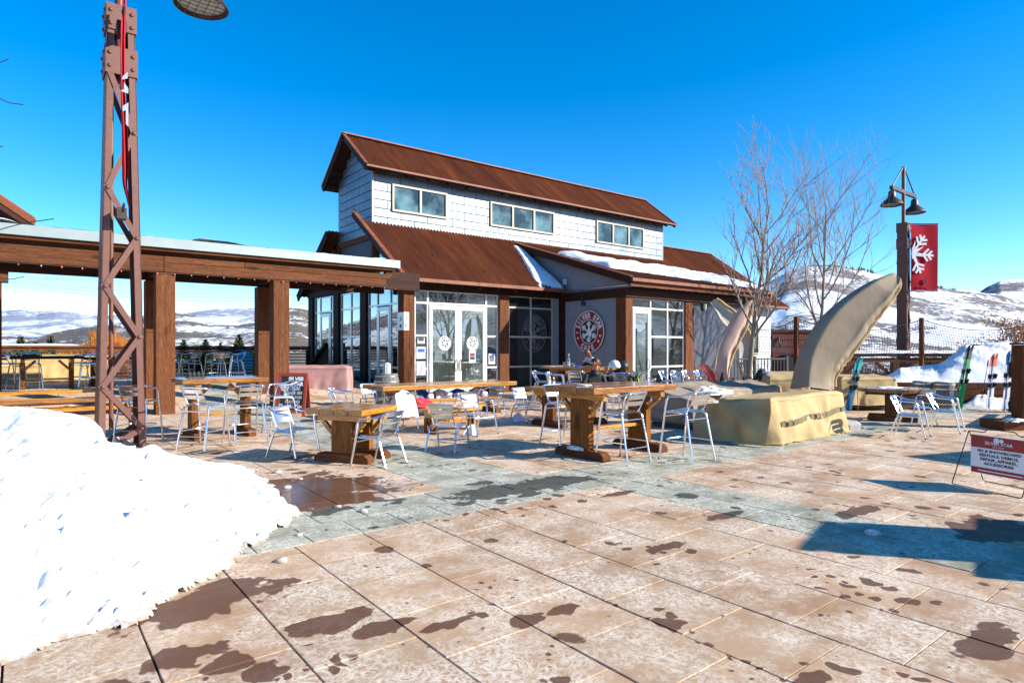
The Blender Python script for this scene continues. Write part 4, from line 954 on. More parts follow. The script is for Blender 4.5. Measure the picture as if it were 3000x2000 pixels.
for i in range(3):
    L = (tops[i+1]-tops[i]).length; nu = int(L/.105); nv = 22
    for j in range(nv+1): nm.tube([netpt(i, k/nu+.2*(.5/nu)*math.sin(j), j/nv) for k in range(nu+1)], .008, 3, cap=False)
    for k in range(nu+1): nm.tube([netpt(i, min(1, max(0, k/nu+.5*math.sin(j*.5)/nu)), j/nv) for j in range(0, nv+1)], .008, 3, cap=False)
    rope.tube([netpt(i, k/24, 1) for k in range(25)], .016, 5)
stuff(nm.obj('netting', MT['rope'], net)); rope.obj('rope', MT['rope'], net)
# timber guard rail with snow behind the net (right)
gA, gB = at(2440, 1100, 25.2), at(3060, 1100, 25.2); gA.z = gB.z = 0
gr = thing('guard_rail', 'dark braced timber guard rail with thick snow on top, behind the net', 'railing', gA, math.atan2(gB.y-gA.y, gB.x-gA.x)); L = (gB-gA).length
MB().box(-1, L, -.12, .12, 1.35, 1.47).obj('top_rail', MT['darkwood'], gr); MB().box(-1, L, -.05, .05, 1.12, 1.3).obj('sub_rail', MT['stain_x'], gr)
x = .3
while x < L:
    MB().box(x-.13, x+.13, -.11, .11, 0, 1.12).obj('post', MT['stain_z'], gr)
    for s in (-1, 1): MB().beam((x+s*.1, 0, .55), (x+s*.75, 0, 1.1), .1, .1).obj('brace', MT['stain_x'], gr)
    x += 2.2
MB().box(-1, L, -.04, .04, .3, .42).obj('mid_rail', MT['stain_x'], gr)
def gsnow(u, v):
    x = -1+(L+1)*u; s = abs(v-.5)*2; h = (.12+.20*max(0, noise.fractal(Vector((x*.8, 4, 2)), .8, 2, 3)))*math.sqrt(max(0, 1-s**3)); return Vector((x, (v-.5)*.30, 1.475+h))
o = MB().grid(gsnow, 120, 8).obj('rail_snow', MT['cleansnow'], smooth='all', fix=False); o.location = gA; o.rotation_euler = gr.rotation_euler; tag(o, 'lumpy snow lying along the guard rail behind the net', 'rail snow')
# black metal fence
fA, fB = at(2160, 1100, 20.5), at(2292, 1100, 21.3); fA.z = fB.z = 0
mf = thing('metal_fence', 'short black metal picket fence between bare tree and covered sofa', 'fence', fA, math.atan2(fB.y-fA.y, fB.x-fA.x)); L = (fB-fA).length+.2
MB().box(-.6, L, -.025, .025, 1.30, 1.35).obj('top_rail', MT['char'], mf); MB().box(-.6, L, -.02, .02, .12, .16).obj('bottom_rail', MT['char'], mf)
k = -.55
while k < L: MB().box(k-.013, k+.013, -.012, .012, .16, 1.3).obj('picket', MT['char'], mf); k += .145
for k in (-.6, .75, L): MB().box(k-.04, k+.04, -.04, .04, 0, 1.42).obj('post', MT['char'], mf)
# ---- timber retaining wall, snow bank, barrels
wA, wB = at(2430, 1190, 18.2), at(3120, 1195, 17.6); wA.z = wB.z = 0
rw = thing('retaining_wall', 'low wall of brown timber sleepers holding back the right snow bank', 'retaining wall', wA, math.atan2(wB.y-wA.y, wB.x-wA.x)); L = (wB-wA).length
for r_ in range(4):
    x = -.5+(.6 if r_ % 2 else 0)
    while x < L: MB().box(x+.01, min(x+1.55, L), -.10+random.uniform(-.01,.01), .12, r_*.175+.003, r_*.175+.172).obj('sleeper', MT['stain_x'], rw, bevel=.008); x += 1.56
nrm = Vector((sY, cY, 0))
def bank(u, v):
    px = 2430+(3140-2430)*u; Y0 = 18.25-.6*u
    prof = [(2430, 1112), (2470, 1100), (2520,1105), (2560,1112),(2600,1100),(2640,1078),(2700,1075),(2750,1066),(2790,1035),(2830,1012),(2880,1008),(2930,1002),(3000,1004),(3140,1010)]
    for (a, ya), (b, yb) in zip(prof, prof[1:]):
        if px <= b: yt = ya+(yb-ya)*(px-a)/(b-a); break
    t_ = min(1, v/.55); Y = Y0+.1+2.6*v; zt = CAMH+(HY-yt)*(Y0+1.5)/FPX
    z = .66+(zt-.66)*math.sin(t_*math.pi/2)**.8
    if v > .55: z = zt-(v-.55)*1.2
    p = W((px-1500)/FPX*Y, Y, 0); p.z = z
    e = min(1, v*4)
    p += Vector((0,0,1))*e*.09*noise.fractal(Vector((p.x*1.3, p.y*1.3, p.z*1.3)), .8, 2.1, 5)-nrm*e*.12*noise.fractal(Vector((p.x*1.7, p.z*1.7, 7)), .8, 2.1, 4)
    return p
o = MB().grid(bank, 200, 50).obj('snow_bank', MT['snow'], smooth='all', fix=False); tag(o, 'high ploughed snow bank behind the skis at the right edge', 'snow bank')
def bank2(u, v):
    Y = 17.1+.9*v-.4*u; X = W(0,0).x+(2800-1500+340*u)/FPX*Y; p = W(X, Y, 0); h = (.30+.22*noise.fractal(Vector((p.x*1.2, p.y*1.2, 3)), .8, 2, 4))*v**.7*min(1, u*6); p.z = max(.004, h); return p
o = MB().grid(bank2, 60, 14).obj('snow_bank', MT['snow'], smooth='all', fix=False); tag(o, 'low trampled snow drift at the foot of the timber wall under the skis', 'snow bank')
def barrel(label, loc, s=1.0, group='wine barrels by the snow bank'):
    t = thing('barrel', label, 'barrel', loc, 0, group); H_, r1, r0 = .9*s, .36*s, .29*s; n = 18
    rad = lambda z: r0+(r1-r0)*math.sin(math.pi*(z/H_))
    for k in range(n):
        m = MB(); a0, a1 = 2*math.pi*k/n+.012, 2*math.pi*(k+1)/n-.012; vs = []
        for j in range(6):
            z = H_*j/5; r_ = rad(z)+random.uniform(-.002, .002)
            for (rr, a) in ((r_, a0), (r_, a1), (r_-.03, a1), (r_-.03, a0)): vs.append((rr*math.cos(a), rr*math.sin(a), z))
        fs = [(4*j+q, 4*j+(q+1) % 4, 4*j+4+(q+1) % 4, 4*j+4+q) for j in range(5) for q in range(4)]+[(3,2,1,0),(20,21,22,23)]
        m.add(vs, fs).obj('stave', MT['barrel'], t)
    for z in (.05, .2, .68, .83):
        z *= s/.9*.9; MB().lathe([(rad(z)+.003, z-.02), (rad(z)+.008, z-.02), (rad(z)+.008, z+.02), (rad(z)+.003, z+.02)], n=28).obj('hoop', MT['steel'], t, smooth=True)
    MB().lathe([(0, H_-.05), (r0-.02, H_-.05), (r0-.02, H_-.03), (0, H_-.03)], n=20).obj('barrel_head', MT['barrel'], t); return t
b1 = at(2766, 1187, 17.1); b1.z = 0; b2 = at(2703, 1180, 17.5); b2.z = 0
barrel('weathered grey oak barrel nearest the green skis', b1, .84); barrel('grey oak barrel half hidden behind the round table', b2, .84)
for bb, lb in ((b1, 'thin snow on the barrel nearest the green skis'), (b2, 'thin snow on the barrel behind the round table')):
    o = MB().lathe([(.24, 0), (.22, .03), (.1, .05), (0, .05)], (0,0,0), 16).obj('barrel_snow', MT['cleansnow'], smooth='all', loc=(bb.x, bb.y, .735)); tag(o, lb, 'snow cap')
b3 = at(1133, 1200, 18.3); b3.z = 0
barrel('grey barrel standing at the cafe corner behind the long table', b3, 1.05, 'barrels by the cafe door')
t = thing('lantern', 'white wire lantern standing on the barrel at the cafe corner', 'lantern', (b3.x, b3.y, .92))
MB().lathe([(.13,0),(.13,.02),(.11,.03),(.11,.28),(.07,.34),(0,.35)], n=12).obj('glass_body', MT['lens'], t, smooth=True)
m = MB(); [m.tube([(.115*math.cos(a), .115*math.sin(a), .02), (.115*math.cos(a), .115*math.sin(a), .30)], .006, 4) for a in [k*math.pi/4 for k in range(8)]]; [m.tube([(.118*math.cos(k*.39), .118*math.sin(k*.39), z) for k in range(17)], .005, 4) for z in (.1, .2, .3)]; m.obj('wire_cage', MT['white'], t)
MB().tube([(-.1,0,.32),(0,0,.44),(.1,0,.32)], .008, 5).obj('handle', MT['char'], t)
# ============================================================ FURNITURE
def arc(pts, r=.05, n=4):      # round the corners of a polyline
    P = [Vector(p) for p in pts]; out = [P[0]]
    for a, b, c in zip(P, P[1:], P[2:]):
        u, v = (a-b), (c-b); rr = min(r, u.length*.45, v.length*.45); u.normalize(); v.normalize(); p, q = b+u*rr, b+v*rr
        for k in range(n+1):
            t = k/n; out.append(p*(1-t)**2+b*2*t*(1-t)+q*t*t)
    return out+[P[-1]]
def make_chair(bar, label, group):
    t = thing('bar_stool' if bar else 'bistro_chair', label, 'bar stool' if bar else 'chair', (0,0,0), 0, group)
    S = .76 if bar else .44; B = S+(.27 if bar else .32); A = S+(.20 if bar else .235)
    w_ = .27; sp = .03 if bar else .01; r_ = .0155
    loop = [(-w_,.16,A-.06), (-w_,.13,A), (-w_,-.12,A+.01), (-w_+.03,-.29,B), (w_-.03,-.29,B), (w_,-.12,A+.01), (w_,.13,A), (w_,.16,A-.06)]
    MB().tube(arc(loop, .10, 6), r_, 8).obj('armrest', MT['alu'], t, smooth=True)
    for s in (-1, 1):
        MB().tube([(s*w_,.16,A-.055), (s*w_,.19,S-.02), (s*(w_+sp),.28,0)], r_, 8).obj('front_leg', MT['alu'], t, smooth=True)
        MB().tube(arc([(s*.235,.19,S-.035), (s*.235,-.17,S-.035), (s*(.245+sp),-.31,0)], .07, 5), r_, 8).obj('rear_leg', MT['alu'], t, smooth=True)
        MB().tube(arc([(s*.19,.17,S-.02), (s*.19,-.15,S-.02), (s*.19,-.30,B-.01)], .06, 5), .011, 8).obj('back_upright', MT['alu'], t, smooth=True)
        MB().lathe([(.0165,0),(.0165,.03),(0,.03)], (s*(w_+sp),.28,0), 8).obj('foot_cap', MT['black'], t)
    n = 6
    for k in range(n):
        y = .165-k*.066; m = MB(); m.grid(lambda u, v: Vector(((u-.5)*.40, y-.027+v*.054, S-.012-.014*(1-(2*u-1)**2)+.008*(y/.17)**2*(1 if y > .1 else 0))), 6, 1); m.v += [(x, y_, z-.006) for x, y_, z in m.v]; N = 14
        m.f += [tuple(i+N for i in f)[::-1] for f in m.f]; m.mi += m.mi; m.obj('seat_slat', MT['slat'], t, fix=False)
    nb = 2 if bar else 3
    for k in range(nb):
        z0 = S+.085+k*.088 if nb == 3 else S+.075+k*.095
        def bp(u, v, z0=z0, dy=0):
            z = z0+v*.066; y = -.155-(z-S)/(B-S)*.14; return Vector(((u-.5)*.38, y-.022*(1-(2*u-1)**2)+dy, z))
        m = MB(); m.grid(bp, 6, 1); m.grid(lambda u, v: bp(u, v, z0, -.006), 6, 1); m.obj('back_slat', MT['slat'], t, fix=False)
    zc = S-.13
    MB().tube([(-.24,-.20,zc), (.24,-.20,zc)], .009, 6).obj('crossbar', MT['alu'], t)
    MB().tube([(-w_,.195,S-.10), (w_,.195,S-.10)], .009, 6).obj('crossbar', MT['alu'], t)
    if bar:
        MB().tube(arc([(-.262,-.25,.30), (-.27,.12,.30), (-.18,.255,.30), (.18,.255,.30), (.27,.12,.30), (.262,-.25,.30)], .1, 5), .011, 7).obj('footrest', MT['alu'], t, smooth=True)
        MB().tube([(-.26,-.27,.22), (.26,-.27,.22)], .009, 6).obj('crossbar', MT['alu'], t)
    return t
GS, GC = 'aluminium bar stools around the high tables', 'aluminium bistro chairs around the patio'
protoS = protoC = None
def stool(label, x, y, rz, z=0):
    global protoS
    if protoS is None: protoS = make_chair(True, label, GS); protoS.location = (x, y, z); protoS.rotation_euler.z = R(rz); return protoS
    return dup(protoS, label, (x, y, z), R(rz), GS)
def chair(label, x, y, rz, z=0):
    global protoC
    if protoC is None: protoC = make_chair(False, label, GC); protoC.location = (x, y, z); protoC.rotation_euler.z = R(rz); return protoC
    return dup(protoC, label, (x, y, z), R(rz), GC)
def foot(px, py, z=0): g = G(px, py, z); return g.x, g.y
stool('bar stool right of the front high table, standing alone before the covered sofa', 7.90, 5.82, 0)
stool('bar stool tucked at the near side of the front high table, right of its leg', 7.06, 6.35, 4)
stool('bar stool at the far side of the front high table, left of its leg', 7.42, 8.05, 178)
stool('left bar stool of the high table beside the lattice lamp post', 2.40, 11.55, -52)
stool('right bar stool of the high table beside the lattice lamp post, nearest the viewer', 3.12, 11.72, 4)
stool('bar stool behind the right end of the high table by the chalkboard', 4.0, 12.55, 88)
q = G(405, 1292); stool('bar stool seen through the legs of the near lattice lamp post', q.x, q.y, -35)
stool('leftmost bar stool of the far high table where the woman sits', *foot(1590, 1192), -140)
stool('second bar stool from the left at the woman\'s far high table', *foot(1632, 1200), -135)
stool('bar stool between the woman\'s table and the seated man', *foot(1690, 1190), -60)
q = at(1808, 1190, 16.6); stool('bar stool with black jacket and helmet to the right of the seated man', q.x, q.y, -20)
q = at(1856, 1190, 16.8); stool('bar stool hung with a black and green jacket', q.x, q.y, 10)
chair('bistro chair at the near right corner of the small square table', 4.08, 8.38, 27)
chair('bistro chair at the left of the small square table', 3.32, 9.78, -150)
chair('bistro chair in front of the pink covered counter, behind the small square table', 5.75, 13.7, -128)
chair('bistro chair behind the left end of the long table', 7.0, 14.75, 178)
chair('bistro chair buried under a white jacket at the long table', 6.2, 11.75, 8)
chair('bistro chair standing alone in the middle of the patio, nearest the viewer', 5.55, 8.85, -55)
chair('bistro chair with white napkin under it, nearer the small table', 7.0, 10.05, -172)
chair('bistro chair behind the napkin chair in the patio centre', 7.15, 11.1, 10)
chair('bistro chair with white napkin under it, right of the long table', 9.12, 11.12, -174)
chair('bistro chair beside the right end of the long table', 8.95, 12.25, -10)
chair('left bistro chair in front of the round table, its slatted back facing left', 13.3, 4.70, -170)
chair('right bistro chair in front of the round table, nearest the snow-trimmed plinth', 14.68, 4.55, -172)
chair('bistro chair between the round table and the front pair of chairs', 15.45, 5.35, 50)
for i in range(5):
    q = at(1960+i*34, 1175, 21.3+i*.12); o = chair(['leftmost chair of the row by the wing door', 'second chair of the row by the wing door', 'middle chair of the row by the wing door', 'fourth chair of the row by the wing door', 'last chair of the row, touching the red wooden armchair'][i], q.x, q.y, -162, .16)
    o.rotation_euler.x = R(0)
q = at(1888, 1180, 19.2); chair('bistro chair in front of the wing door, behind the front high table', q.x, q.y, 65)
# terrace seats (raised level .5)
TZ = .5
for i, (px, Y, rz, lb) in enumerate([(33, 18.3, -60, 'leftmost bar stool at the shaded high table on the terrace'), (85, 17.9, 10, 'bar stool at the near side of the shaded terrace table'), (245, 19.4, 110, 'bar stool right of the shaded terrace table'), (272, 18.8, 70, 'bar stool half hidden behind the lattice lamp post leg'), (352, 19.6, 10, 'bar stool on the terrace seen through the lattice post'),
        (561, 22.2, 25, 'single bar stool on the terrace between the two pergola posts'), (632, 22.2, 12, 'bar stool at the right terrace drink table'), (668, 23.0, -40, 'bar stool beside the terrace corner table, in shade'), (694, 22.6, 80, 'bar stool in front of the terrace corner table'), (775, 23.5, 60, 'bar stool just left of the right pergola post on the terrace'), (505, 22.6, -20, 'bar stool partly hidden behind the left pergola post')]):
    q = at(px, 1100, Y); stool(lb, q.x, q.y, rz, tz(q.x, q.y))
# ---- timber trestle tables
def trestle(label, x, y, rz, L, Wd, H_, mat='varn_x', npl=4, group='heavy timber trestle tables', z=0, cat='table', inset=.28, legw=.36, th=.075, bench=False, feet=True, legmat='leg_z'):
    t = thing('timber_table' if not bench else 'timber_bench', label, cat, (x, y, z), R(rz), group)
    pw = Wd/npl
    for k in range(npl):
        MB().box(-L/2+random.uniform(-.012,.012), L/2+random.uniform(-.012,.012), -Wd/2+k*pw+.004, -Wd/2+(k+1)*pw-.004, H_-th, H_+random.uniform(-.002,.002)).obj('plank', MT[mat], t, bevel=.008)
    for s in (-1, 1):
        xx = s*(L/2-inset)
        MB().box(xx-.05, xx+.05, -Wd/2+.06, Wd/2-.06, H_-th-.11, H_-th-.002).obj('cleat', MT['varn_y'], t, bevel=.006)
        if bench:
            for sy in (-1, 1): MB().box(xx-.05, xx+.05, sy*(Wd/2-.09)-.05, sy*(Wd/2-.09)+.05, 0, H_-th-.112).obj('leg', MT[legmat], t, bevel=.005)
        else:
            MB().box(xx-.06, xx+.06, -legw/2, legw/2, .13, H_-th-.112).obj('leg', MT[legmat], t, bevel=.008)
            m = MB(); hw = Wd/2-.02; m.prism([(-hw,0),(hw,0),(hw,.07),(hw-.07,.128),(-hw+.07,.128),(-hw,.07)], xx-.085, xx+.085, lambda u, v, h: Vector((h, u, v))); m.obj('foot', MT['stain_y'], t, bevel=.008)
        for sy in ((-1, 1) if not bench else ()):
            MB().beam((xx, sy*(legw/2), H_-th-.30), (xx, sy*(Wd/2-.14), H_-th-.13), .06, .06).obj('brace', MT['varn_y'], t)
        if not bench: MB().beam((xx-s*.06, 0, H_-th-.30), (xx-s*.30, 0, H_-th-.05), .07, .07).obj('brace', MT['varn_x'], t)
    zz = .40 if not bench else .16; MB().box(-(L/2-inset)+.062, (L/2-inset)-.062, -.07 if not bench else -.03, .07 if not bench else .03, zz, zz+(.05 if not bench else .12)).obj('stretcher', MT['varn_x'], t, bevel=.006)
    return t
trestle('nearest high timber table with glossy varnished planks, left of the lone bar stool', 7.47, 6.95, 0, 1.9, 1.10, 1.10, 'worn_x', 3, th=.095, legw=.40)
trestle('high timber table beside the lattice lamp post with sun-bleached planks', 2.98, 12.98, 0, 1.5, 1.12, 1.12, 'worn_x', 5, th=.085)
trestle('small square timber table between two bistro chairs', 3.93, 8.95, 32, .98, .98, .80, 'varn_x', 4, th=.085, inset=.26)
trestle('long low timber table in front of the double doors', 8.4, 13.6, 0, 3.9, 1.15, .80, 'varn_x', 4, th=.10, inset=.6)
trestle('timber table where the man in black sits', 9.55, 10.15, 0, 1.75, 1.05, .84, 'varn_x', 4, th=.08, legmat='stain_z')
trestle('far high timber table holding bottle and glasses where the woman sits', 14.75, 15.25, 90, 2.6, 1.2, 1.08, 'varn_x', 4, th=.10, legmat='stain_z', inset=.5)
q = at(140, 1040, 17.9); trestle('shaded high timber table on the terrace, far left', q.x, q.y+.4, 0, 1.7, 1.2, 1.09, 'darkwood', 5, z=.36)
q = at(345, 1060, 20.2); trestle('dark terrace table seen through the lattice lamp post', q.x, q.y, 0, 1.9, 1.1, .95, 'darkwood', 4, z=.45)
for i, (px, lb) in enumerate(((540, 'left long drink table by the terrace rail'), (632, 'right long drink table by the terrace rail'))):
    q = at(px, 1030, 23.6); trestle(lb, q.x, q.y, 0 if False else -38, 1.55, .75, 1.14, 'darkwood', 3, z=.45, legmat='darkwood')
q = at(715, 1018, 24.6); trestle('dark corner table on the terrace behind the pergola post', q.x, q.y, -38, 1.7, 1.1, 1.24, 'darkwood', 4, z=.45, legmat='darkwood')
trestle('lower timber bench end showing below the long table', *foot(1322, 1262), 0, 1.3, .38, .48, 'varn_x', 2, cat='bench', bench=True, group='timber benches', inset=.15)
g1 = G(384, 1216)
trestle('front varnished timber bench at the edge of the terrace, far left', g1.x-2.3, g1.y+.15, 0, 4.9, .50, .46, 'worn_x', 3, cat='bench', bench=True, group='timber benches', inset=.2)
trestle('rear varnished timber bench at the edge of the terrace, far left', g1.x-2.6, g1.y+1.65, 0, 4.6, .42, .48, 'varn_x', 2, cat='bench', bench=True, group='timber benches', inset=.2, z=.12)
# round table
t = thing('round_table', 'round snow-dusted timber table at the right behind two bistro chairs', 'table', (16.05, 6.05, 0), R(20))
r7 = .73
for k in range(7):
    y0, y1 = -r7+k*2*r7/7+.004, -r7+(k+1)*2*r7/7-.004; pts = []
    for i in range(9): y = y0+(y1-y0)*i/8; pts.append((math.sqrt(max(.0004, r7*r7-y*y)), y))
    pts += [(-x, y) for x, y in reversed(pts)]; MB().prism(pts, .67, .752).obj('plank', MT['worn_x'], t)
for s in (-1, 1):
    MB().box(s*.28-.06, s*.28+.06, -.15, .15, .12, .60).obj('leg', MT['stain_z'], t, bevel=.008); MB().box(s*.28-.08, s*.28+.08, -.5, .5, 0, .12).obj('foot', MT['stain_y'], t, bevel=.02)
    MB().box(s*.28-.05, s*.28+.05, -.55, .55, .602, .668).obj('cleat', MT['stain_y'], t)
MB().box(-.22, .22, -.06, .06, .34, .38).obj('stretcher', MT['stain_x'], t)
def blob(name, label, cat, loc, sx, sy, sz, mat, seed=0, amp=.3, n=16, group=None, rz=0, flat=True):
    m = MB()
    def f(u, v):
        a = u*2*math.pi; ph = v*math.pi*(.5 if flat else 1); rr = math.cos(ph) if flat else math.sin(ph); z = math.sin(ph) if flat else -math.cos(ph)
        p = Vector((rr*math.cos(a), rr*math.sin(a), z)); q = 1+amp*noise.fractal(p*1.7+Vector((seed,)*3), .7, 2, 4); return Vector((p.x*sx*q, p.y*sy*q, max(0 if flat else -9, p.z*sz*q)))
    o = m.grid(f, n*2, n).obj(name, MT[mat], smooth='all', loc=loc)
    o.rotation_euler.z = rz
    if label: tag(o, label, cat, group)
    return o
blob('table_snow', 'thin crust of snow on the round table', 'snow patch', (16.1, 6.15, .752), .42, .22, .022, 'cleansnow', 2)
blob('table_snow', 'small snow pile on the foot of the nearest high table', 'snow patch', (6.70, 6.98, .128), .09, .16, .05, 'cleansnow', 4)
blob('ground_snow', 'snow crumbs under the tan sofa cover', 'snow patch', G(2153, 1296), .16, .08, .03, 'snow', 6)
blob('ground_snow', 'snow remnant at the foot of the right pergola post', 'snow patch', G(800, 1194), .22, .12, .06, 'snow', 9)
blob('ground_snow', 'snow remnant near the pink covered counter', 'snow patch', G(1040, 1165), .35, .2, .10, 'snow', 12)
# ---- small things on the tables
def bottle(label, loc, mat, h=.30, r_=.038):
    t = thing('bottle', label, 'bottle', loc); MB().lathe([(0,0),(r_,0),(r_,h*.55),(r_*.8,h*.65),(r_*.38,h*.75),(r_*.38,h*.97),(r_*.45,h),(0,h)], n=16).obj('body', MT[mat], t, smooth=True)
    MB().lathe([(r_*.48,h*.93),(r_*.5,h+.004),(0,h+.006)], n=12).obj('cap', MT['char' if mat == 'amber' else 'white'], t); MB().lathe([(r_+.001,h*.15),(r_+.001,h*.42)], n=16).obj('label', MT['paper'], t); return t
def glasscup(label, loc, h=.12, r_=.038):
    t = thing('glass', label, 'glass', loc, 0, 'drinking glasses on the far high table'); MB().lathe([(0,0),(r_*.85,0),(r_,h),(r_-.004,h),(r_*.8,.01),(0,.012)], n=16).obj('tumbler', MT['bottle'], t, smooth=True); MB().lathe([(0,.011),(r_*.78,.011),(r_*.85,h*.6),(0,h*.6)], n=14).obj('drink', MT['bottle'], t, smooth=True); return t
q = at(1666, 1066, 19.7); bottle('tall clear glass bottle on the far high table', (q.x, q.y, 1.082), 'bottle', .42, .05)
q = at(1653, 1067, 19.6); glasscup('glass left of the tall clear bottle', (q.x, q.y, 1.082), .16, .05)
q = at(1680, 1068, 19.5); glasscup('glass right of the tall clear bottle', (q.x, q.y, 1.082), .15, .05)
bottle('brown beer bottle on the seated man\'s table', (8.98, 10.05, .842), 'amber'); bottle('clear bottle behind the brown beer bottle', (9.18, 10.42, .842), 'bottle', .30)
q = at(1695, 1066, 19.4); blob('napkin', 'blue folded cloth on the far high table', 'cloth', (q.x, q.y, 1.082), .16, .10, .03, 'bluecloth', 3)
q = at(1622, 1062, 20.6); o = tag(MB().box(-.32, .32, -.2, .2, 0, .012).obj('tray', MT['paper'], loc=(q.x, q.y, 1.083)), 'pale paper sheets lying at the left of the far high table', 'paper')
o = tag(MB().box(-.075, .075, -.10, .10, 0, .008).obj('paper_card', MT['paper'], loc=(6.95, 7.05, 1.103)), 'small pale card lying on the nearest high table', 'card')
t = thing('condiment_caddy', 'black condiment caddy on the high table beside the lattice lamp post', 'caddy', (2.62, 13.28, 1.123), R(8)); MB().box(-.17, .17, -.09, .09, 0, .015).obj('base', MT['char'], t)
for k in range(4): MB().lathe([(0,.016),(.034,.016),(.034,.10),(0,.11)], (-.12+k*.08, 0, 0), 10).obj('pot', MT['char'], t)
MB().tube([(-.16,-.08,.06),(.16,-.08,.06),(.16,.08,.06),(-.16,.08,.06),(-.16,-.08,.06)], .005, 4).obj('rail', MT['char'], t)
def napkin(label, loc, rz):
    m = MB(); m.grid(lambda u, v: Vector(((u-.5)*.34*(1-v*.75), .06*math.sin(u*9)*(1-v)+.12*v, .20*v**.8+.012*math.sin(u*14+v*4)+.006)), 16, 10); o = m.obj('napkin', MT['whitecloth'], smooth='all', loc=loc, fix=False); o.rotation_euler.z = rz; return tag(o, label, 'napkin')
napkin('white napkin fallen below the right-hand napkin chair', G(1518, 1236), R(-40)); napkin('white napkin fallen below the nearer napkin chair', G(1383, 1275), R(-40))
# draped jackets and bag at the long table
def drape(name, label, cat, loc, rz, wx, h, dep, mat, seed, stripes=None):
    m = MB()
    def f(u, v):      # v 0..1 front hem -> over the top -> back hem
        s = v*2-1; z = h*(1-abs(s)**1.6); y = dep*s*.5+.04*math.sin(u*11+seed)*abs(s); x = (u-.5)*wx*(1+.18*abs(s))
        z -= .18*h*abs(u-.5)*2*(1-abs(s)); return Vector((x+.02*nz3((u*4,v*4,seed)), y+.03*noise.noise(Vector((u*5,v*3,seed))), z+.02*nz3((u*6, v*5, seed+4))))
    o = m.grid(f, 24, 26).obj(name, MT[mat], smooth='all', loc=loc, fix=False); o.rotation_euler.z = rz; return tag(o, label, cat)
drape('jacket', 'white and grey jacket draped over the chair back at the long table', 'jacket', (6.12, 11.45, .28), R(15), .46, .56, .30, 'whitecloth', 1)
drape('jacket', 'grey ski clothing piled in front of the long table', 'jacket', (6.55, 11.85, .38), R(-20), .42, .34, .45, 'greycloth', 5)
blob('duffel_bag', 'red and white bag lying on the chair under the white jacket', 'bag', (6.65, 11.75, .43), .33, .20, .20, 'redbag', 8, .25)
for i, px in enumerate((1245, 1300, 1352, 1405, 1450)):
    q = PB(px, 1150, 13.3); drape('jacket', ['blue and white gloves hanging at the left below the long table', 'second blue bundle below the long table', 'third blue bundle below the long table', 'fourth blue bundle below the long table', 'rightmost blue bundle below the long table'][i], 'clothes', (q.x, 13.5, .44), R(0), .30, .22, .3, 'bluecloth' if i % 2 == 0 else 'whitecloth', i*3.3)
    blob('glove', 'white glove tucked beside the blue bundles under the long table', 'glove', (q.x+.14, 13.28, .46), .09, .07, .13, 'whitecloth', i, .3, 10, 'white gloves under the long table')
for i, px in enumerate((1245, 1300, 1352, 1405, 1450)):
    pass
trestle('backless timber bench carrying clothes on the near side of the long table', 8.4, 13.40, 0, 3.2, .34, .44, 'varn_x', 2, cat='bench', bench=True, group='timber benches', inset=.3)
# jackets, helmet, backpack right of the man
q = at(1808, 1100, 16.55); drape('jacket', 'black jacket draped over the stool right of the seated man', 'jacket', (q.x, q.y, .62), R(-20), .50, .50, .35, 'blackcloth', 3)
q = at(1852, 1100, 16.75); drape('jacket', 'black jacket with green lining over the stool nearer the wing door', 'jacket', (q.x, q.y, .58), R(10), .5, .52, .32, 'blackcloth', 9); q = at(1868, 1100, 16.6); MB_ = drape('scarf', 'yellow green scarf hanging beside the black jacket', 'scarf', (q.x, q.y, .6), R(10), .12, .44, .2, 'leaf', 2); MB_.data.materials[0] = simple('lime_cloth', (.28,.38,.05), .8)
def helmet(label, loc, rz, mat, sc_=1.0):
    t = thing('ski_helmet', label, 'helmet', loc, rz); m = MB(); m.lathe([(.125,-.03),(.135,0),(.13,.05),(.11,.10),(.07,.135),(0,.15)], n=18); o = m.obj('shell', MT[mat], t, smooth=True); o.scale = (sc_, 1.15*sc_, sc_)
    for s in (-1, 1): MB().box(s*.115-.012, s*.115+.012, -.04, .05, -.10, -.02).obj('ear_pad', MT['black'], t, bevel=.01)
    m = MB(); m.grid(lambda u, v: Vector((.135*math.sin((u-.5)*2.2), .155*math.cos((u-.5)*2.2)+.012, -.035+v*.085)), 10, 3); m.obj('goggles', MT['char'], t, fix=False); return t
q = at(1800, 1062, 16.5); helmet('white and blue ski helmet resting on the draped stool', (q.x, q.y, 1.20), R(160), 'skiwhite', 1.15); q = at(1826, 1062, 16.6); helmet('black ski helmet beside the white one', (q.x, q.y, 1.18), R(140), 'black', 1.15)
# ---- shoes left on the heap by the post
def shoe(label, loc, rz):
    t = thing('shoe', label, 'shoe', loc, rz, 'pair of black shoes by the lattice lamp post')
    def ol(s, k): return [(s*x*k, y) for x, y in ()]
    prof = [(-.14,.032),(-.10,.04),(-.03,.036),(.05,.046),(.11,.045),(.15,.026)]
    out = [(w_, y) for y, w_ in prof]+[(-w_, y) for y, w_ in reversed(prof)]
    MB().prism(out, 0, .035).obj('sole', MT['white'], t, bevel=.006)
    m = MB(); 
    def f(u, v):
        a = u*2*math.pi; y = .005+.15*math.sin(a); wv = .043*math.cos(a); hh = .035+(.085-.045*max(0, math.sin(a)))*v; k = 1-.45*v*v; return Vector((wv*k, y*(1-.18*v)-.02*v, hh))
    m.grid(f, 20, 8); m.obj('upper', MT['black'], t, smooth='all'); m = MB()
    for k in range(4): m.tube([(-.022, .0+k*.022, .108-k*.010), (.022, .006+k*.022, .108-k*.010)], .003, 4)
    m.obj('laces', MT['white'], t); return t
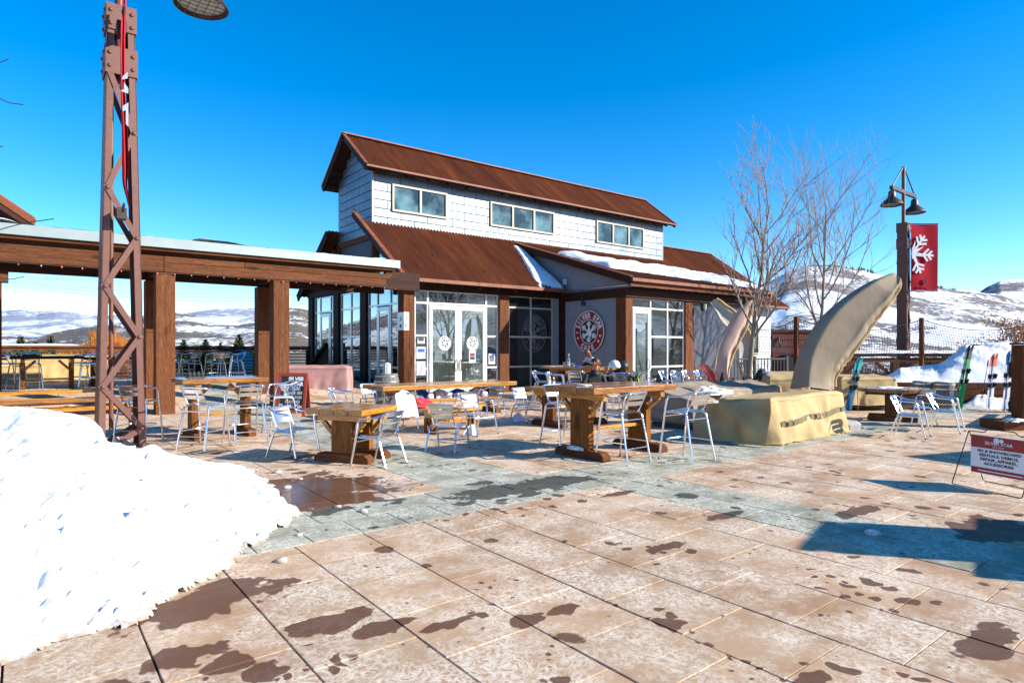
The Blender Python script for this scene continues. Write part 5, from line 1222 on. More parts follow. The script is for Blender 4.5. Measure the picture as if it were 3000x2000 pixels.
q = at(345, 1300, 9.6); shoe('left black shoe with white sole on the snow by the post', (q.x, q.y, q.z), R(190)); q = at(375, 1306, 9.5); shoe('right black shoe with white sole on the snow by the post', (q.x, q.y, q.z-.02), R(205))
# ---- chalkboard
cbl, cbr = G(813, 1214), G(908, 1219)
ch = thing('chalkboard_sign', 'red framed A-board chalkboard reading SILVER STAR Cafe please see host for seating', 'chalkboard', ((cbl.x+cbr.x)/2, (cbl.y+cbr.y)/2, 0), -YAW-R(3))
CW, CH, LEAN = .74, 1.08, R(11)
def cpanel(s):
    M4 = Matrix.Rotation(-s*LEAN, 4, 'X'); par = ch
    off = Vector((0, -.21*s, 0))
    def T(m): m.v = [tuple((M4 @ Vector(v))+off) for v in m.v]; return m
    for (a, b, c, d, n) in ((-CW/2, -CW/2+.075, 0, CH, 'frame_stile'), (CW/2-.075, CW/2, 0, CH, 'frame_stile'), (-CW/2+.076, CW/2-.076, .08, .155, 'frame_rail'), (-CW/2+.076, CW/2-.076, CH-.085, CH, 'frame_rail')):
        T(MB().box(a, b, -.018, .018, c, d)).obj(n, MT['signboardred'], par, bevel=.003)
    T(MB().box(-CW/2+.07, CW/2-.07, -.006, .006, .15, CH-.08)).obj('slate', MT['board'], par)
    return M4, off
MT['signboardred'] = simple('red_brown_painted_wood', (.33,.045,.022), .5, 0, .15, 8)
M4, off = cpanel(1); cpanel(-1)
def chalk(s, x, z, size, **kw):
    me = text_mesh(s, size, .0008, MT['chalk'], **kw); o = inst(me, 'lettering', ch, (M4 @ Vector((x, -.0085, z)))+off); o.rotation_euler = (M4.to_3x3() @ Matrix.Rotation(R(90), 3, 'X')).to_euler()
chalk('SILVER', .09, .885, .135, bold=.006); chalk('STAR', .12, .755, .135, bold=.006); chalk('Café', .07, .645, .13, shear=.3); chalk('PLEASE SEE', .03, .545, .098); chalk('HOST FOR', .03, .435, .098); chalk('SEATING', .03, .33, .095); chalk('Thank You', -.02, .20, .15, shear=.25, bold=.003)
m = MB()
for p in flake_polys(.115, 8, 0, .12): m.prism(p, 0, .001, lambda u, v, h: (M4 @ Vector((u-.185, -.0085-h, v+.72)))+off)
m.obj('chalk_snowflake', MT['chalk'], ch)
# ---- wire A-frame sign at the right edge
F1, F2 = Vector((9.04, 2.74, 0)), Vector((8.78, 2.01, 0)); dd = (F2-F1).normalized(); ee = Vector((-dd.y, dd.x, 0)); 
if ee.x < 0: ee = -ee
ws = thing('shop_sign', 'maroon and white SILVER STAR ski and sport rental sign in a wire A-frame', 'sign', F1)
HA = .655; Lw = .80
def wsp(u, e, z): return dd*u+ee*e+Vector((0,0,z))
MB().tube(arc([wsp(0.02,.27,HA), wsp(0,0,.008), wsp(Lw,0,.008), wsp(Lw-.02,.27,HA)], .03, 3), .006, 6).obj('wire_frame', MT['char'], ws)
MB().tube(arc([wsp(0.02,.275,HA), wsp(0,.55,.008), wsp(Lw,.55,.008), wsp(Lw-.02,.275,HA)], .03, 3), .006, 6).obj('wire_frame', MT['char'], ws)
MB().tube(arc([wsp(0.02,.272,HA), wsp(.2,.272,HA), wsp(.25,.272,HA+.045), wsp(.55,.272,HA+.045), wsp(.60,.272,HA), wsp(Lw-.02,.272,HA)], .02, 3), .006, 6).obj('handle', MT['char'], ws)
P0 = wsp(.06, .255, 0); pz0, pz1, pw = .155, .625, .66
def wpan(u0, u1, z0, z1, e0, e1, name, mat):
    m = MB(); vs = [P0+dd*u+ee*e+Vector((0,0,z)) for z in (z0, z1) for e in (e0, e1) for u in (u0, u1)]; m.add(vs, [(0,2,3,1),(4,5,7,6),(0,1,5,4),(2,6,7,3),(0,4,6,2),(1,3,7,5)]); return m.obj(name, MT[mat], ws)
wpan(0, pw, pz0, pz1, -.012, 0, 'sign_panel', 'white'); wpan(.008, pw-.008, pz1-.155, pz1-.008, -.0145, -.0125, 'maroon_band', 'signred'); wpan(.008, pw-.008, pz0+.008, pz0+.075, -.0145, -.0125, 'maroon_band', 'signred'); wpan(.09, pw-.06, pz0+.034, pz0+.046, -.0165, -.015, 'white_stripe', 'white')
M3 = Matrix((dd, Vector((0,0,1)), -ee)).transposed()
def wtext(s, u, z, size, mat, **kw): text('lettering', s, size, P0+dd*u-ee*.016+Vector((0,0,z)), MT[mat], ws, M3, .0006, **kw)
wtext('SILVER STAR', pw/2, pz1-.105, .052, 'chrome_flat' if False else 'white', bold=.0006, sx=1.1); wtext('SKI & SPORT', pw/2, pz1-.137, .024, 'white')
for i, s in enumerate(('SKI & SNOWBOARD', 'RENTALS, DEMOS,', 'REPAIR, APPAREL,', 'ACCESSORIES')): wtext(s, pw/2, pz1-.205-i*.050, .045, 'char', bold=.0012, sx=1.22)
m = MB()
for (cx_, r_) in ((-.02, .034), (.035, .026)):
    for i, p in enumerate(flake_polys(r_, 8, .2, .35)): m.prism([(u+cx_, v) for u, v in p], .0165+.0002*i, .018+.0002*i, lambda u, v, h: P0+dd*(pw/2+u)-ee*h+Vector((0,0,pz1-.048+v)))
m.obj('snowflake_crest', MT['white'], ws)
# ---- pink covered counter
pk = G(842, 1160); 
def coverbox(name, label, cat, x, y, rz, L, D, Hf, Hb, mat, seed, flare=.06, hem=.0, sag=.05, z=0, topdip=0.0, group=None, stripes=None, nu=56, nv=30, fold=.035):
    """canvas cover over a box: rises at every side, rounded shoulders, folds that deepen towards the hem"""
    t = thing(name, label, cat, (x, y, z), R(rz), group); m = MB(); N = 120; rows = 26
    per = 2*(L+D)
    def ring(s):
        s = (s % 1)*per
        if s < L: return Vector((-L/2+s, -D/2)), Vector((0,-1))
        s -= L
        if s < D: return Vector((L/2, -D/2+s)), Vector((1,0))
        s -= D
        if s < L: return Vector((L/2-s, D/2)), Vector((0,1))
        s -= L; return Vector((-L/2, D/2-s)), Vector((-1,0))
    def topz(x_, y_):
        v = (y_/D+.5); zt = Hf+(Hb-Hf)*max(0, min(1, v)); q = (1-abs(2*x_/L)**3)*(1-abs(2*y_/D)**3)
        return zt-sag*q+topdip*noise.fractal(Vector((x_*1.2, y_*1.2, seed)), .8, 2, 3)
    for j in range(rows+1):
        v = j/rows
        for i in range(N):
            p, nrm_ = ring(i/N); s = i/N*per
            ztop = topz(p.x, p.y)
            if v < .22:       # from the centre line of the top to the shoulder
                k = (v/.22)**.8; c_ = Vector((p.x*k, p.y*k)); zz = topz(c_.x, c_.y)-.05*max(0, k-.85)/.15; m.v.append((c_.x, c_.y, zz+.012*nz3((c_.x, c_.y, seed), 5)))
            else:
                w2 = (v-.22)/.78; zz = (ztop-.05)*(1-w2)+max(.012, hem+.05*noise.noise(Vector((s*1.5, seed, 0))))*w2
                dv = flare*w2**1.3+fold*(w2**.7)*(1.5*(1-2*abs(math.sin(s*4.2+1.2*w2+seed+2.2*nz3((s*.7, w2, seed)))))**2*.5+math.sin(s*13+seed+3*nz3((s*.8, 0, seed)))*.35+1.1*noise.noise(Vector((s*3.2, w2*1.4, seed))))+.05*noise.fractal(Vector((s*1.1+w2*1.5, w2*1.1, seed+2)), .9, 2, 2)+.022*abs(noise.noise(Vector((s*2.3-w2*2.2, s*.6+w2*2.8, seed+9))))**.5*w2
                m.v.append((p.x+nrm_.x*dv, p.y+nrm_.y*dv, zz))
    for j in range(rows):
        for i in range(N): m.f.append((j*N+i, (j+1)*N+i, (j+1)*N+(i+1) % N, j*N+(i+1) % N)); m.mi.append(0)
    vv = [Vector(q) for q in m.v]; js = int(round(.22*rows))
    o = m.obj('cover', MT[mat], t, smooth='all')
    if L > .9:
        pp = MB(); pp.tube([vv[(js+1)*N+i % N]+Vector((0,0,.004)) for i in range(N+1)], .011, 5); pp.tube([vv[rows*N+i % N] for i in range(N+1)], .014, 5); pp.obj('seam_piping', MT[mat], t, smooth=True)
    return t
coverbox('covered_counter', 'dusty pink fabric cover over a counter by the side glazing', 'covered counter', 7.85, 21.15, -36, 2.55, .8, 1.10, 1.10, 'pinkcloth', 3, .02, sag=.01, fold=.02, z=.0)
# the sectional sofa set under covers
c1 = coverbox('covered_sofa', 'large tan canvas cover over the front sofa, with dark mesh strip along its side', 'covered sofa', 11.75, 6.38, 2, 3.0, 1.0, .84, .80, 'canvas', 5, .16, hem=.02, sag=.05, topdip=.05, fold=.075)
m = MB()
for k in range(16):
    a = -1.32+k*.166; m.grid(lambda u, v, a=a: Vector((a+u*.150, -.5-.10-.05*math.sin(a*5)-.015*math.sin(u*9)-.09*(.62-.22-(.0))*.3-.05*(1-(.28+.14*(a+1.4)/2.8+v*.1)/.84), .30+.12*(a+1.4)/2.8+v*.10)), 3, 2)
m.obj('mesh_strip', MT['stripe'], c1, fix=False)
m = MB(); m.grid(lambda u, v: Vector((-1.55-.16-.10*math.sin(u*math.pi)*v-.12*v+.05*math.sin(u*8+v*5)+.03*math.sin(u*19), -.62+u*1.45, (.60+.20*(1-u))*(1-v)+.02)), 40, 26); m.obj('loose_drape', MT['canvas'], c1, smooth='all', fix=False)
coverbox('covered_armchair', 'taupe covered armchair at the left end of the sofa set', 'covered armchair', 11.25, 8.35, 4, .95, 1.0, .62, .86, 'taupe', 8, .03, hem=.17, sag=.06, fold=.02)
t = thing('chair_plinth', 'olive grey lower skirt and black base below the taupe armchair cover', 'sofa base', (11.25, 8.35, 0), R(4)); MB().box(-.50, .50, -.52, .52, .10, .40).obj('skirt', MT['olive'], t, bevel=.02); MB().box(-.47, .47, -.49, .49, 0, .10).obj('base', MT['char'], t)
coverbox('covered_table', 'low taupe covered fire table loaded with snow in the middle of the sofa set', 'covered table', 12.55, 7.75, 0, 1.3, .9, .50, .50, 'taupe', 11, .05, hem=.03, sag=.02, topdip=.04)
coverbox('covered_sofa', 'taupe canvas cover over the rear sofa behind the fire table', 'covered sofa', 13.9, 9.1, -6, 3.3, .95, .72, .88, 'taupe', 14, .08, sag=.08, topdip=.10, fold=.06)
blob('cover_snow', 'patch of snow lying on the covered fire table', 'snow patch', (12.3, 7.8, .41), .66, .42, .16, 'snow', 5, .45); blob('cover_snow', 'snow patch on the left of the rear sofa cover', 'snow patch', (12.8, 8.85, .60), .55, .40, .16, 'snow', 7, .5)
q = at(2296, 1120, 18.6); coverbox('covered_sofa', 'small tan covered seat left of the big umbrella cover, with skis behind it', 'covered sofa', q.x, q.y, -40, 1.15, .8, .85, 1.02, 'canvas', 21, .05)
q = at(2515, 1175, 17.3); coverbox('covered_sofa', 'wide tan covered sofa right of the big umbrella cover', 'covered sofa', q.x, q.y, -34, 1.55, .9, .92, .98, 'canvas', 24, .06, hem=.15)
q = at(30, 1080, 20.8); coverbox('covered_sofa', 'yellowish covered furniture behind the shaded terrace table at the left', 'covered sofa', q.x, q.y, 0, 1.6, .9, 1.0, 1.05, 'canvas', 31, .06, z=.36); q = at(215, 1080, 22.3); coverbox('covered_sofa', 'sunlit cream covered furniture behind the right half of the terrace table', 'covered sofa', q.x, q.y, 0, 2.2, .9, 1.0, 1.05, 'canvas', 33, .06, z=.45)
# umbrella foot (octagonal concrete)
hx = G(2466, 1262)
t = thing('umbrella_base', 'octagonal concrete umbrella base at the right end of the tan sofa cover', 'umbrella base', (hx.x+.15, hx.y+.05, 0)); MB().lathe([(.36,0),(.36,.14),(.26,.20),(.0,.21)], n=8).obj('weight', MT['concrete'], t); MB().lathe([(.06,.2),(.06,.26),(0,.26)], n=10).obj('socket', MT['steel'], t)
# ---- covered cantilever umbrellas: big banana shaped canvas sleeves
def banana(label, Y, Lp, Rp, mat, seed, thick=.34, lean=0, hem=True):
    def interp(P, t):
        f = t*(len(P)-1); i = min(int(f), len(P)-2); k = f-i; p0 = P[max(i-1, 0)]; p1 = P[i]; p2 = P[i+1]; p3 = P[min(i+2, len(P)-1)]
        return tuple(.5*((2*p1[c])+(-p0[c]+p2[c])*k+(2*p0[c]-5*p1[c]+4*p2[c]-p3[c])*k*k+(-p0[c]+3*p1[c]-3*p2[c]+p3[c])*k**3) for c in (0, 1))
    b0 = at(*interp([((a[0]+b[0])/2, (a[1]+b[1])/2) for a, b in zip(Lp, Rp)], 0), Y)
    t = thing('covered_umbrella', label, 'covered umbrella', (b0.x, b0.y, 0)); m = MB(); NU, NVv = 40, 70; fw = Vector((sY, cY, 0))
    def f(u, v):
        l, r_ = interp(Lp, v), interp(Rp, v); a, b = at(*l, Y+lean*v), at(*r_, Y+lean*v); c_ = (a+b)/2; h = (b-a)/2; ang = u*2*math.pi
        ca, sa = math.cos(ang), math.sin(ang); th = thick*(1-.45*v)*min(1, h.length/.35)
        # cross-section: nearly flat sheet with a folded rim
        fold = .035*abs(math.sin(v*15+ca*1.6+seed))**4*max(0, ca)+.03*math.sin(ca*4.5+v*2.5+seed)+.03*noise.noise(Vector((u*2.0, v*1.6, seed)))+(.16*math.sin(u*15+seed)*max(0, .30-v)/.30)
        tp = min(1, (1-v)/.02)
        ca2 = math.copysign(abs(ca)**.32, ca); sa2 = math.copysign(abs(sa)**.6, sa); ca2 -= .42*max(0, sa2)*max(0, ca2)*(.5+.5*min(1, v*4)); ca2 += .035*math.sin(v*75+3*math.sin(v*23))*max(0, ca)*(v > .05); p = c_+h*ca2*(.75+.25*tp)-fw*(sa2*th*(.5+.5*tp)+fold*.8); p += Vector((0,0,1))*fold*.25
        return p-t.location
    m.grid(f, NU, NVv); m.v.append(tuple(sum((Vector(v) for v in m.v[-(NU+1):]), Vector())/(NU+1))); k = len(m.v)-1; base = NVv*(NU+1)
    for i in range(NU): m.f.append((base+i, base+i+1, k)); m.mi.append(0)
    m.obj('canvas_sleeve', MT[mat], t, smooth='all')
    e = MB()
    def edge(u, v): p = f(.985+.03*u, .04+.93*v); return p-fw*.03*0+Vector((0,0,.0))
    g = MB(); pts = [f(0, .04+.93*k/40)-fw*.012 for k in range(41)]; g.tube(pts, .05, 7); g.obj('sunlit_hem', MT['canvas'], t, smooth=True)  # canvas paler than the sleeve paints sunlight along the right rim
    # steel mast inside the sleeve shows as the foot
    MB().box(-.06, .06, -.06, .06, 0, .9).obj('mast', MT['char'], t); return t
banana('huge taupe canvas cover of a cantilever umbrella curving up to the right', 15.6, [(2330,1135),(2333,1110),(2348,1040),(2385,965),(2425,915),(2482,868),(2550,826),(2603,804),(2618,799)], [(2440,1140),(2443,1112),(2462,1075),(2500,1030),(2545,965),(2590,905),(2618,868),(2634,835),(2632,812)], 'taupe', 3)
banana('faded pink canvas cover of a leaning umbrella beside the bare tree', 20.2, [(2098,1110),(2094,1085),(2102,1020),(2122,975),(2150,925),(2185,888),(2200,878)], [(2132,1110),(2136,1080),(2145,1045),(2165,1000),(2185,960),(2203,905),(2208,884)], 'pinkcanvas', 6, .14)
banana('pale grey canvas umbrella sleeve hanging behind the pink one', 20.9, [(2178,1105),(2160,1068),(2158,1030),(2150,985),(2112,945),(2095,910),(2080,886)], [(2188,1098),(2196,1060),(2196,1010),(2190,968),(2150,915),(2118,890),(2096,874)], 'greycanvas', 9, .10)
# ---- red wooden armchair
q = at(2092, 1150, 21.4)
t = thing('adirondack_chair', 'red wooden slatted armchair with sloping back beside the wing wall', 'armchair', (q.x, q.y, .1), R(-110))
for k in range(5): MB().beam((-.24+k*.12, .12, .28), (-.26+k*.13, -.42, 1.05-abs(k-2)*.03), .105, .022, (0,1,.6)).obj('back_slat', MT['redplastic'], t)
for k in range(6): MB().box(-.28, .28, .10+k*.085, .175+k*.085, .28+k*.018, .302+k*.018).obj('seat_slat', MT['redplastic'], t)
for s in (-1, 1): MB().box(s*.36-.07, s*.36+.07, -.25, .62, .56, .585).obj('armrest', MT['redplastic'], t); MB().box(s*.33-.012, s*.33+.012, .48, .60, 0, .558).obj('front_leg', MT['redplastic'], t); MB().beam((s*.30, .6, .36), (s*.30, -.45, .02), .022, .13).obj('side_rail', MT['redplastic'], t)
# ---- skis and poles
def ski_pair(label, bpx, bpy, tpx, tpy, Y, c1_, c2_, L=1.7, split=.10, turn=0):
    b = at(bpx, bpy, Y); b.z = .01; tp = at(tpx, tpy, Y+.45); ax = (tp-b); Ln = ax.length; ax.normalize()
    t = thing('skis', label, 'skis', b, 0, 'skis leaning on the snow bank'); side = Vector((cY, -sY, 0)); nr = side.cross(ax).normalized()
    if nr.dot(Vector((sY, cY, 0))) > 0: nr = -nr
    for s, c_ in ((-1, c1_), (1, c2_)):
        m = MB(); n = 22
        for i in range(n+1):
            v = i/n; wd = .034+.012*(2*v-1)**2+ (.004 if v > .5 else 0); wd *= min(1, .35+(1-v)*12, .5+v*14); cv = .06*max(0, (v-.9)/.1)**2+.02*max(0, (.04-v)/.04)
            p = ax*(v*Ln)+side*(s*.022+s*split*(v-.5)*.0)+nr*(-s*.02+cv*0)+nr*(s*.03)-nr*cv*0+nr*cv
            for a in (-1, 1):
                for d in (0, .014): m.v.append(tuple(p+side*a*wd+nr*d+side*s*.02))
        for i in range(n):
            k = 4*i; m.f += [(k,k+1,k+5,k+4),(k+2,k+6,k+7,k+3),(k+1,k+3,k+7,k+5),(k,k+4,k+6,k+2)]; m.mi += [0, 0, 0 if i < n-5 else 1, 0]
        m.f += [(0,2,3,1), (4*n, 4*n+1, 4*n+3, 4*n+2)]; m.mi += [0, 0]
        o = m.obj('ski', [MT[c1_], MT[c2_]], t)
        for q_, hgt in ((.40, .07), (.56, .085)):
            p = ax*(q_*Ln)+side*(s*.05)+nr*(s*.03+.02); mm = MB(); mm.beam(p, p+ax*.13, .06, hgt*.8, nr.cross(ax)); mm.beam(p+nr*.03+ax*.02, p+nr*.06+ax*.10, .04, .04); mm.obj('binding', MT['black'], o)
    return t
def pole(label, bpx, bpy, tpx, tpy, Y):
    b = at(bpx, bpy, Y); tp = at(tpx, tpy, Y+.4); t = thing('ski_pole', label, 'ski pole', b, 0, 'ski poles leaning on the snow bank'); a = tp-b
    MB().tube([a*0, a], .009, 6).obj('shaft', MT['char'], t); MB().tube([a*.86, a*1.0], .018, 8).obj('grip', MT['black'], t); MB().lathe([(0,-.01),(.05,0),(.05,.008),(0,.012)], a*.05, 10).obj('basket', MT['black'], t)
    MB().tube(arc([a, a+Vector((.04,0,-.03)), a*.86+Vector((.07,0,0)), a*.9], .03), .006, 4).obj('strap', MT['black'], t)
ski_pair('teal tipped skis leaning against the covered sofa left of the round table', 2483, 1203, 2518, 1050, 16.6, 'skiblue', 'teal'); pole('ski pole right of the teal tipped skis', 2513, 1200, 2512, 1080, 16.5); pole('ski pole left of the teal tipped skis', 2478, 1170, 2497, 1080, 16.7)
ski_pair('green skis leaning on the snow bank behind the barrels', 2808, 1183, 2842, 1012, 17.0, 'green', 'char'); pole('ski pole with black strap beside the green skis', 2800, 1150, 2836, 1040, 17.0)
ski_pair('white and orange skis in the middle of the snow bank', 2897, 1196, 2912, 1038, 16.9, 'skiwhite', 'skiorange'); pole('ski pole left of the white and orange skis', 2876, 1168, 2896, 1055, 16.8)
ski_pair('white and blue skis nearest the dark post at the right edge', 2944, 1198, 2958, 1030, 16.6, 'skiwhite', 'skiblue'); pole('ski pole beside the dark post at the right edge', 2968, 1190, 2966, 1040, 16.5)
q = at(2975, 1190, 16.4); blob('backpack', 'black backpack with helmet hanging among the skis at the right edge', 'backpack', (q.x, q.y, .02), .20, .14, .45, 'blackcloth', 4, .3); q = at(2972, 1075, 16.6); blob('ski_boots', 'black ski gear hanging above the backpack at the right edge', 'ski gear', (q.x, q.y, .95), .15, .12, .42, 'blackcloth', 7, .4)
q = at(2232, 1110, 18.9); blob('backpack', 'small black, blue and red backpack on the cover by the metal fence', 'backpack', (q.x, q.y, .72), .20, .16, .36, 'blackcloth', 14, .3); blob('helmet_bag', 'blue and white ski helmet on the small backpack', 'helmet', (q.x-.04, q.y-.18, .86), .12, .10, .10, 'bluecloth', 15, .1)
# dark post with plinth at the right edge
q = at(3003, 1238, 13.1); q.z = 0
t = thing('signpost', 'dark brown timber post with white notice on a snow-trimmed plinth, cut by the right edge', 'post', q, -YAW); MB().box(-.70, .75, -.35, .35, 0, .18).obj('plinth', MT['stain_x'], t, bevel=.01); MB().box(-.17, .25, -.16, .16, .18, 1.75).obj('post', MT['stain_z'], t, bevel=.015); MB().box(-.14, .25, -.175, -.162, .72, 1.02).obj('notice', MT['white'], t); MB().box(-.19, .27, -.18, .18, 1.755, 1.80).obj('cap', MT['char'], t)
blob('plinth_snow', 'snow lying on the plinth at the right edge', 'snow patch', (q.x-.25, q.y+.05, .18), .40, .24, .05, 'snow', 3, .4)
# ---- unseen casters, added and shaped for the shadows they throw on the patio
tb = thing('board_shadow_caster', 'unseen timber board added outside the frame to cast a shadow strip', 'board', (8.47, -.75, 0), R(15)); MB().box(-.98, .98, .05, .13, .0, 1.52).obj('lower_panel', MT['stain_x'], tb); MB().box(-.46, .46, -.04, .04, .0, 2.15).obj('panel', MT['stain_x'], tb); MB().box(-.53, .53, -.05, .05, 2.16, 2.2).obj('cap', MT['darkwood'], tb)  # added board, its wide lower panel broadens the thrown shadow
for s in (-1, 1): MB().box(s*.50-.03, s*.50+.03, -.06, .06, 0, 2.1).obj('post', MT['stain_z'], tb)
kk = thing('gable_shadow_caster', 'unseen gabled timber shape added outside the frame to cast a pointed shadow', 'shadow caster', (14.9, -1.4, 0), R(20)); MB().prism([(-1.7, 2.1), (1.7, 2.1), (0, 3.05)], -.5, .5, lambda u, v, h: Vector((u, h, v))).obj('roof', MT['rusttrim'], kk); MB().box(-1.1, 1.1, -.04, .04, .7, 2.0).obj('panel', MT['stain_x'], kk)  # added gable, put here only to throw a triangular shadow
for s in (-1, 1): MB().box(s*1.2-.09, s*1.2+.09, -.09, .09, 0, 2.09).obj('post', MT['stain_z'], kk)
rk = thing('slat_shadow_caster', 'unseen slatted timber rack added outside the frame to cast striped shadows', 'ski rack', (17.6, 2.4, 0), R(8))  # added rack, its slats throw the striped shade
for k in range(6): MB().box(0, 3.6, -.03, .03, .15+k*.22, .27+k*.22).obj('slat', MT['stain_x'], rk)
for k in range(4): MB().box(k*1.17, k*1.17+.1, .032, .12, 0, 1.45).obj('post', MT['stain_z'], rk)
# power lines behind the pergola
for i, (y0, y1, lb) in enumerate(((812, 858, 'upper'), (822, 868, 'middle'), (806, 846, 'highest'))):
    a, b = at(-100, y0, 60), at(1100, y1, 75); m = MB(); m.tube([a*(1-k/20)+b*(k/20)-Vector((0,0,1.2*4*(k/20)*(1-k/20))) for k in range(21)], .014, 4); tag(m.obj('power_line', MT['char']), lb+' thin power line crossing the sky behind the pergola', 'power line')
# ============================================================ PEOPLE
def person(label, loc, rz, joints, edges, root, reg, mats, cat='person'):
    t = thing('person', label, cat, loc, rz); me = bpy.data.meshes.new('body'); names = list(joints)
    me.from_pydata([joints[n][:3] for n in names], [(names.index(a), names.index(b)) for a, b in edges], []); o = bpy.data.objects.new('body', me); COL.objects.link(o)
    o.modifiers.new('skin', 'SKIN'); sv = me.skin_vertices[0].data
    for i, n in enumerate(names):
        r_ = joints[n][3]; sv[i].radius = r_ if isinstance(r_, tuple) else (r_, r_)
        sv[i].use_root = (n == root)
    s = o.modifiers.new('sub', 'SUBSURF'); s.levels = 2; s.render_levels = 2
    ev = bpy.data.meshes.new_from_object(o.evaluated_get(bpy.context.evaluated_depsgraph_get())); bpy.data.objects.remove(o)
    for m in mats: ev.materials.append(MT[m])
    J = [(Vector(joints[n][:3]), reg.get(n, 0)) for n in names]; E = [(Vector(joints[a][:3]), Vector(joints[b][:3]), reg.get(a, 0), reg.get(b, 0)) for a, b in edges]
    for p in ev.polygons:
        c = p.center; best = (9, 0)
        for a, b, ra, rb_ in E:
            d = b-a; k = max(0, min(1, (c-a).dot(d)/max(1e-6, d.length_squared))); dist = (c-a-d*k).length
            if dist < best[0]: best = (dist, rb_ if k > .5 else ra)
        p.material_index = best[1]; p.use_smooth = True
    if reg.get('crease'): pass
    for v in ev.vertices: v.co += Vector((nz3(v.co, 9), nz3(v.co+Vector((5,5,5)), 9), 0))*.010
    ob = bpy.data.objects.new('body', ev); COL.objects.link(ob); ob.parent = t; return t
def seated(seat, lean, armL, armR, head, hand=True):
    s = seat; J = {'pelvis': (0,0,s+.10,(.17,.13)), 'waist': (0,.02+lean*.3,s+.28,(.15,.115)), 'chest': (0,.04+lean*.8,s+.46,(.175,.125)), 'neck0': (0,.03+lean,s+.60,(.09,.08)), 'neck': (0,.04+lean*1.05,s+.66,(.055,.055)), 'head': (head[0],.07+lean*1.1+head[1],s+.76+head[2],(.078,.092)), 'crown': (head[0]*1.3,.055+lean*1.1+head[1]*1.1,s+.85+head[2],(.07,.085))}
    E = [('pelvis','waist'),('waist','chest'),('chest','neck0'),('neck0','neck'),('neck','head'),('head','crown')]
    for n, sg, A in (('L', -1, armL), ('R', 1, armR)):
        J['sh'+n] = (sg*.19,.03+lean*.95,s+.555,(.075,.07)); J['el'+n] = (*A[0],(.052,.052)); J['wr'+n] = (*A[1],(.036,.036)); J['pm'+n] = (*A[2],(.036,.024)); E += [('chest','sh'+n),('sh'+n,'el'+n),('el'+n,'wr'+n),('wr'+n,'pm'+n)]
        pm = Vector(A[2]); d = (pm-Vector(A[1])).normalized(); sd = d.cross(Vector((0,0,1))).normalized()
        for k in range(4):
            f0 = pm+d*.045+sd*(k-1.5)*.020; f1 = f0+d*(.035-.004*abs(k-1))+Vector((0,0,-.018)); J[f'f{n}{k}a'] = (*f0,(.010,.010)); J[f'f{n}{k}b'] = (*f1,(.0085,.0085)); E += [('pm'+n, f'f{n}{k}a'), (f'f{n}{k}a', f'f{n}{k}b')]
        tb = pm+sd*(-.045*sg)+d*.01; J[f'f{n}t'] = (*tb,(.011,.011)); J[f'f{n}u'] = (*(tb+d*.035),(.009,.009)); E += [('pm'+n, f'f{n}t'), (f'f{n}t', f'f{n}u')]
        J['hp'+n] = (sg*.10,.05,s+.07,(.10,.09)); J['kn'+n] = (sg*.15,.46,s+.05,(.068,.068)); J['an'+n] = (sg*.15,.44,max(.07, s-.36),(.045,.045)); J['to'+n] = (sg*.16,.60,max(.04, s-.40),(.045,.035)); E += [('pelvis','hp'+n),('hp'+n,'kn'+n),('kn'+n,'an'+n),('an'+n,'to'+n)]
    return J, E
# man in black at his table, head bowed over the table, facing the viewpoint
s = .45
q = at(1734, 1240, 14.9)
J, E = seated(.50, .13, [(-.30,.20,.78),(-.12,.36,.86),(-.06,.42,.865)], [(.30,.20,.78),(.14,.38,.86),(.08,.44,.865)], (0,.03,0))
reg = {}
for n in J:
    reg[n] = 0
    if n.startswith(('head','crown','neck')) and n != 'neck0': reg[n] = 2
    if n.startswith(('pm','f')): reg[n] = 2
    if n.startswith(('hp','kn','an')): reg[n] = 1
    if n.startswith('to'): reg[n] = 0
man = person('man in black ski jacket, dark helmet and orange goggles seated behind the front table', (q.x, q.y, 0), R(-YAW*57.3+180+18) if False else math.radians(180-38+14), J, E, 'pelvis', reg, ['blackcloth', 'greycloth', 'skin'])
def facep(par, hx_, hy, hz, sc_=1.0):
    MB().lathe([(0,.03),(.010,.012),(.015,-.018),(.0,-.022)], (hx_, hy+.088*sc_, hz-.012), 8).obj('nose', MT['skin'], par, smooth=True)
    MB().box(hx_-.024, hx_+.024, hy+.080*sc_, hy+.088*sc_, hz-.058, hz-.050).obj('mouth', MT['redcloth'], par, bevel=.003)
    for sg in (-1, 1):
        MB().lathe([(0,-.011),(.011,0),(0,.011)], (hx_+sg*.030, hy+.078*sc_, hz+.012), 8).obj('eye', MT['char'], par, smooth=True); MB().lathe([(0,-.03),(.014,-.01),(.014,.012),(0,.03)], (hx_+sg*.080, hy+.0, hz-.005), 8).obj('ear', MT['skin'], par, smooth=True)
hy, hz = .07+.13*1.1+.03, .50+.76
facep(man, 0, hy, hz-.01)
MB().lathe([(.100,.0),(.113,.03),(.112,.08),(.09,.135),(.05,.165),(0,.172)], (0, hy-.015, hz+.03), 20).obj('helmet', MT['black'], man, smooth=True)
g = MB(); g.grid(lambda u, v: Vector((.10*math.sin((u-.5)*2.0), hy-.02+.135*math.cos((u-.5)*2.0), hz+.035+v*.075)), 12, 4); g.obj('goggle_lens', MT['goggle'], man, smooth='all', fix=False)
g = MB(); g.tube([(.112*math.sin(a), hy-.02+.128*math.cos(a), hz+.075) for a in [k*.25+.95 for k in range(18)]], .014, 5); g.obj('goggle_strap', MT['white'], man)
MB().lathe([(.115,-.02),(.10,.05),(.095,.08),(.10,.05)], (0, .19, .50+.59), 14).obj('collar', MT['blackcloth'], man, smooth=True)
q = at(1742, 1150, 21.6)
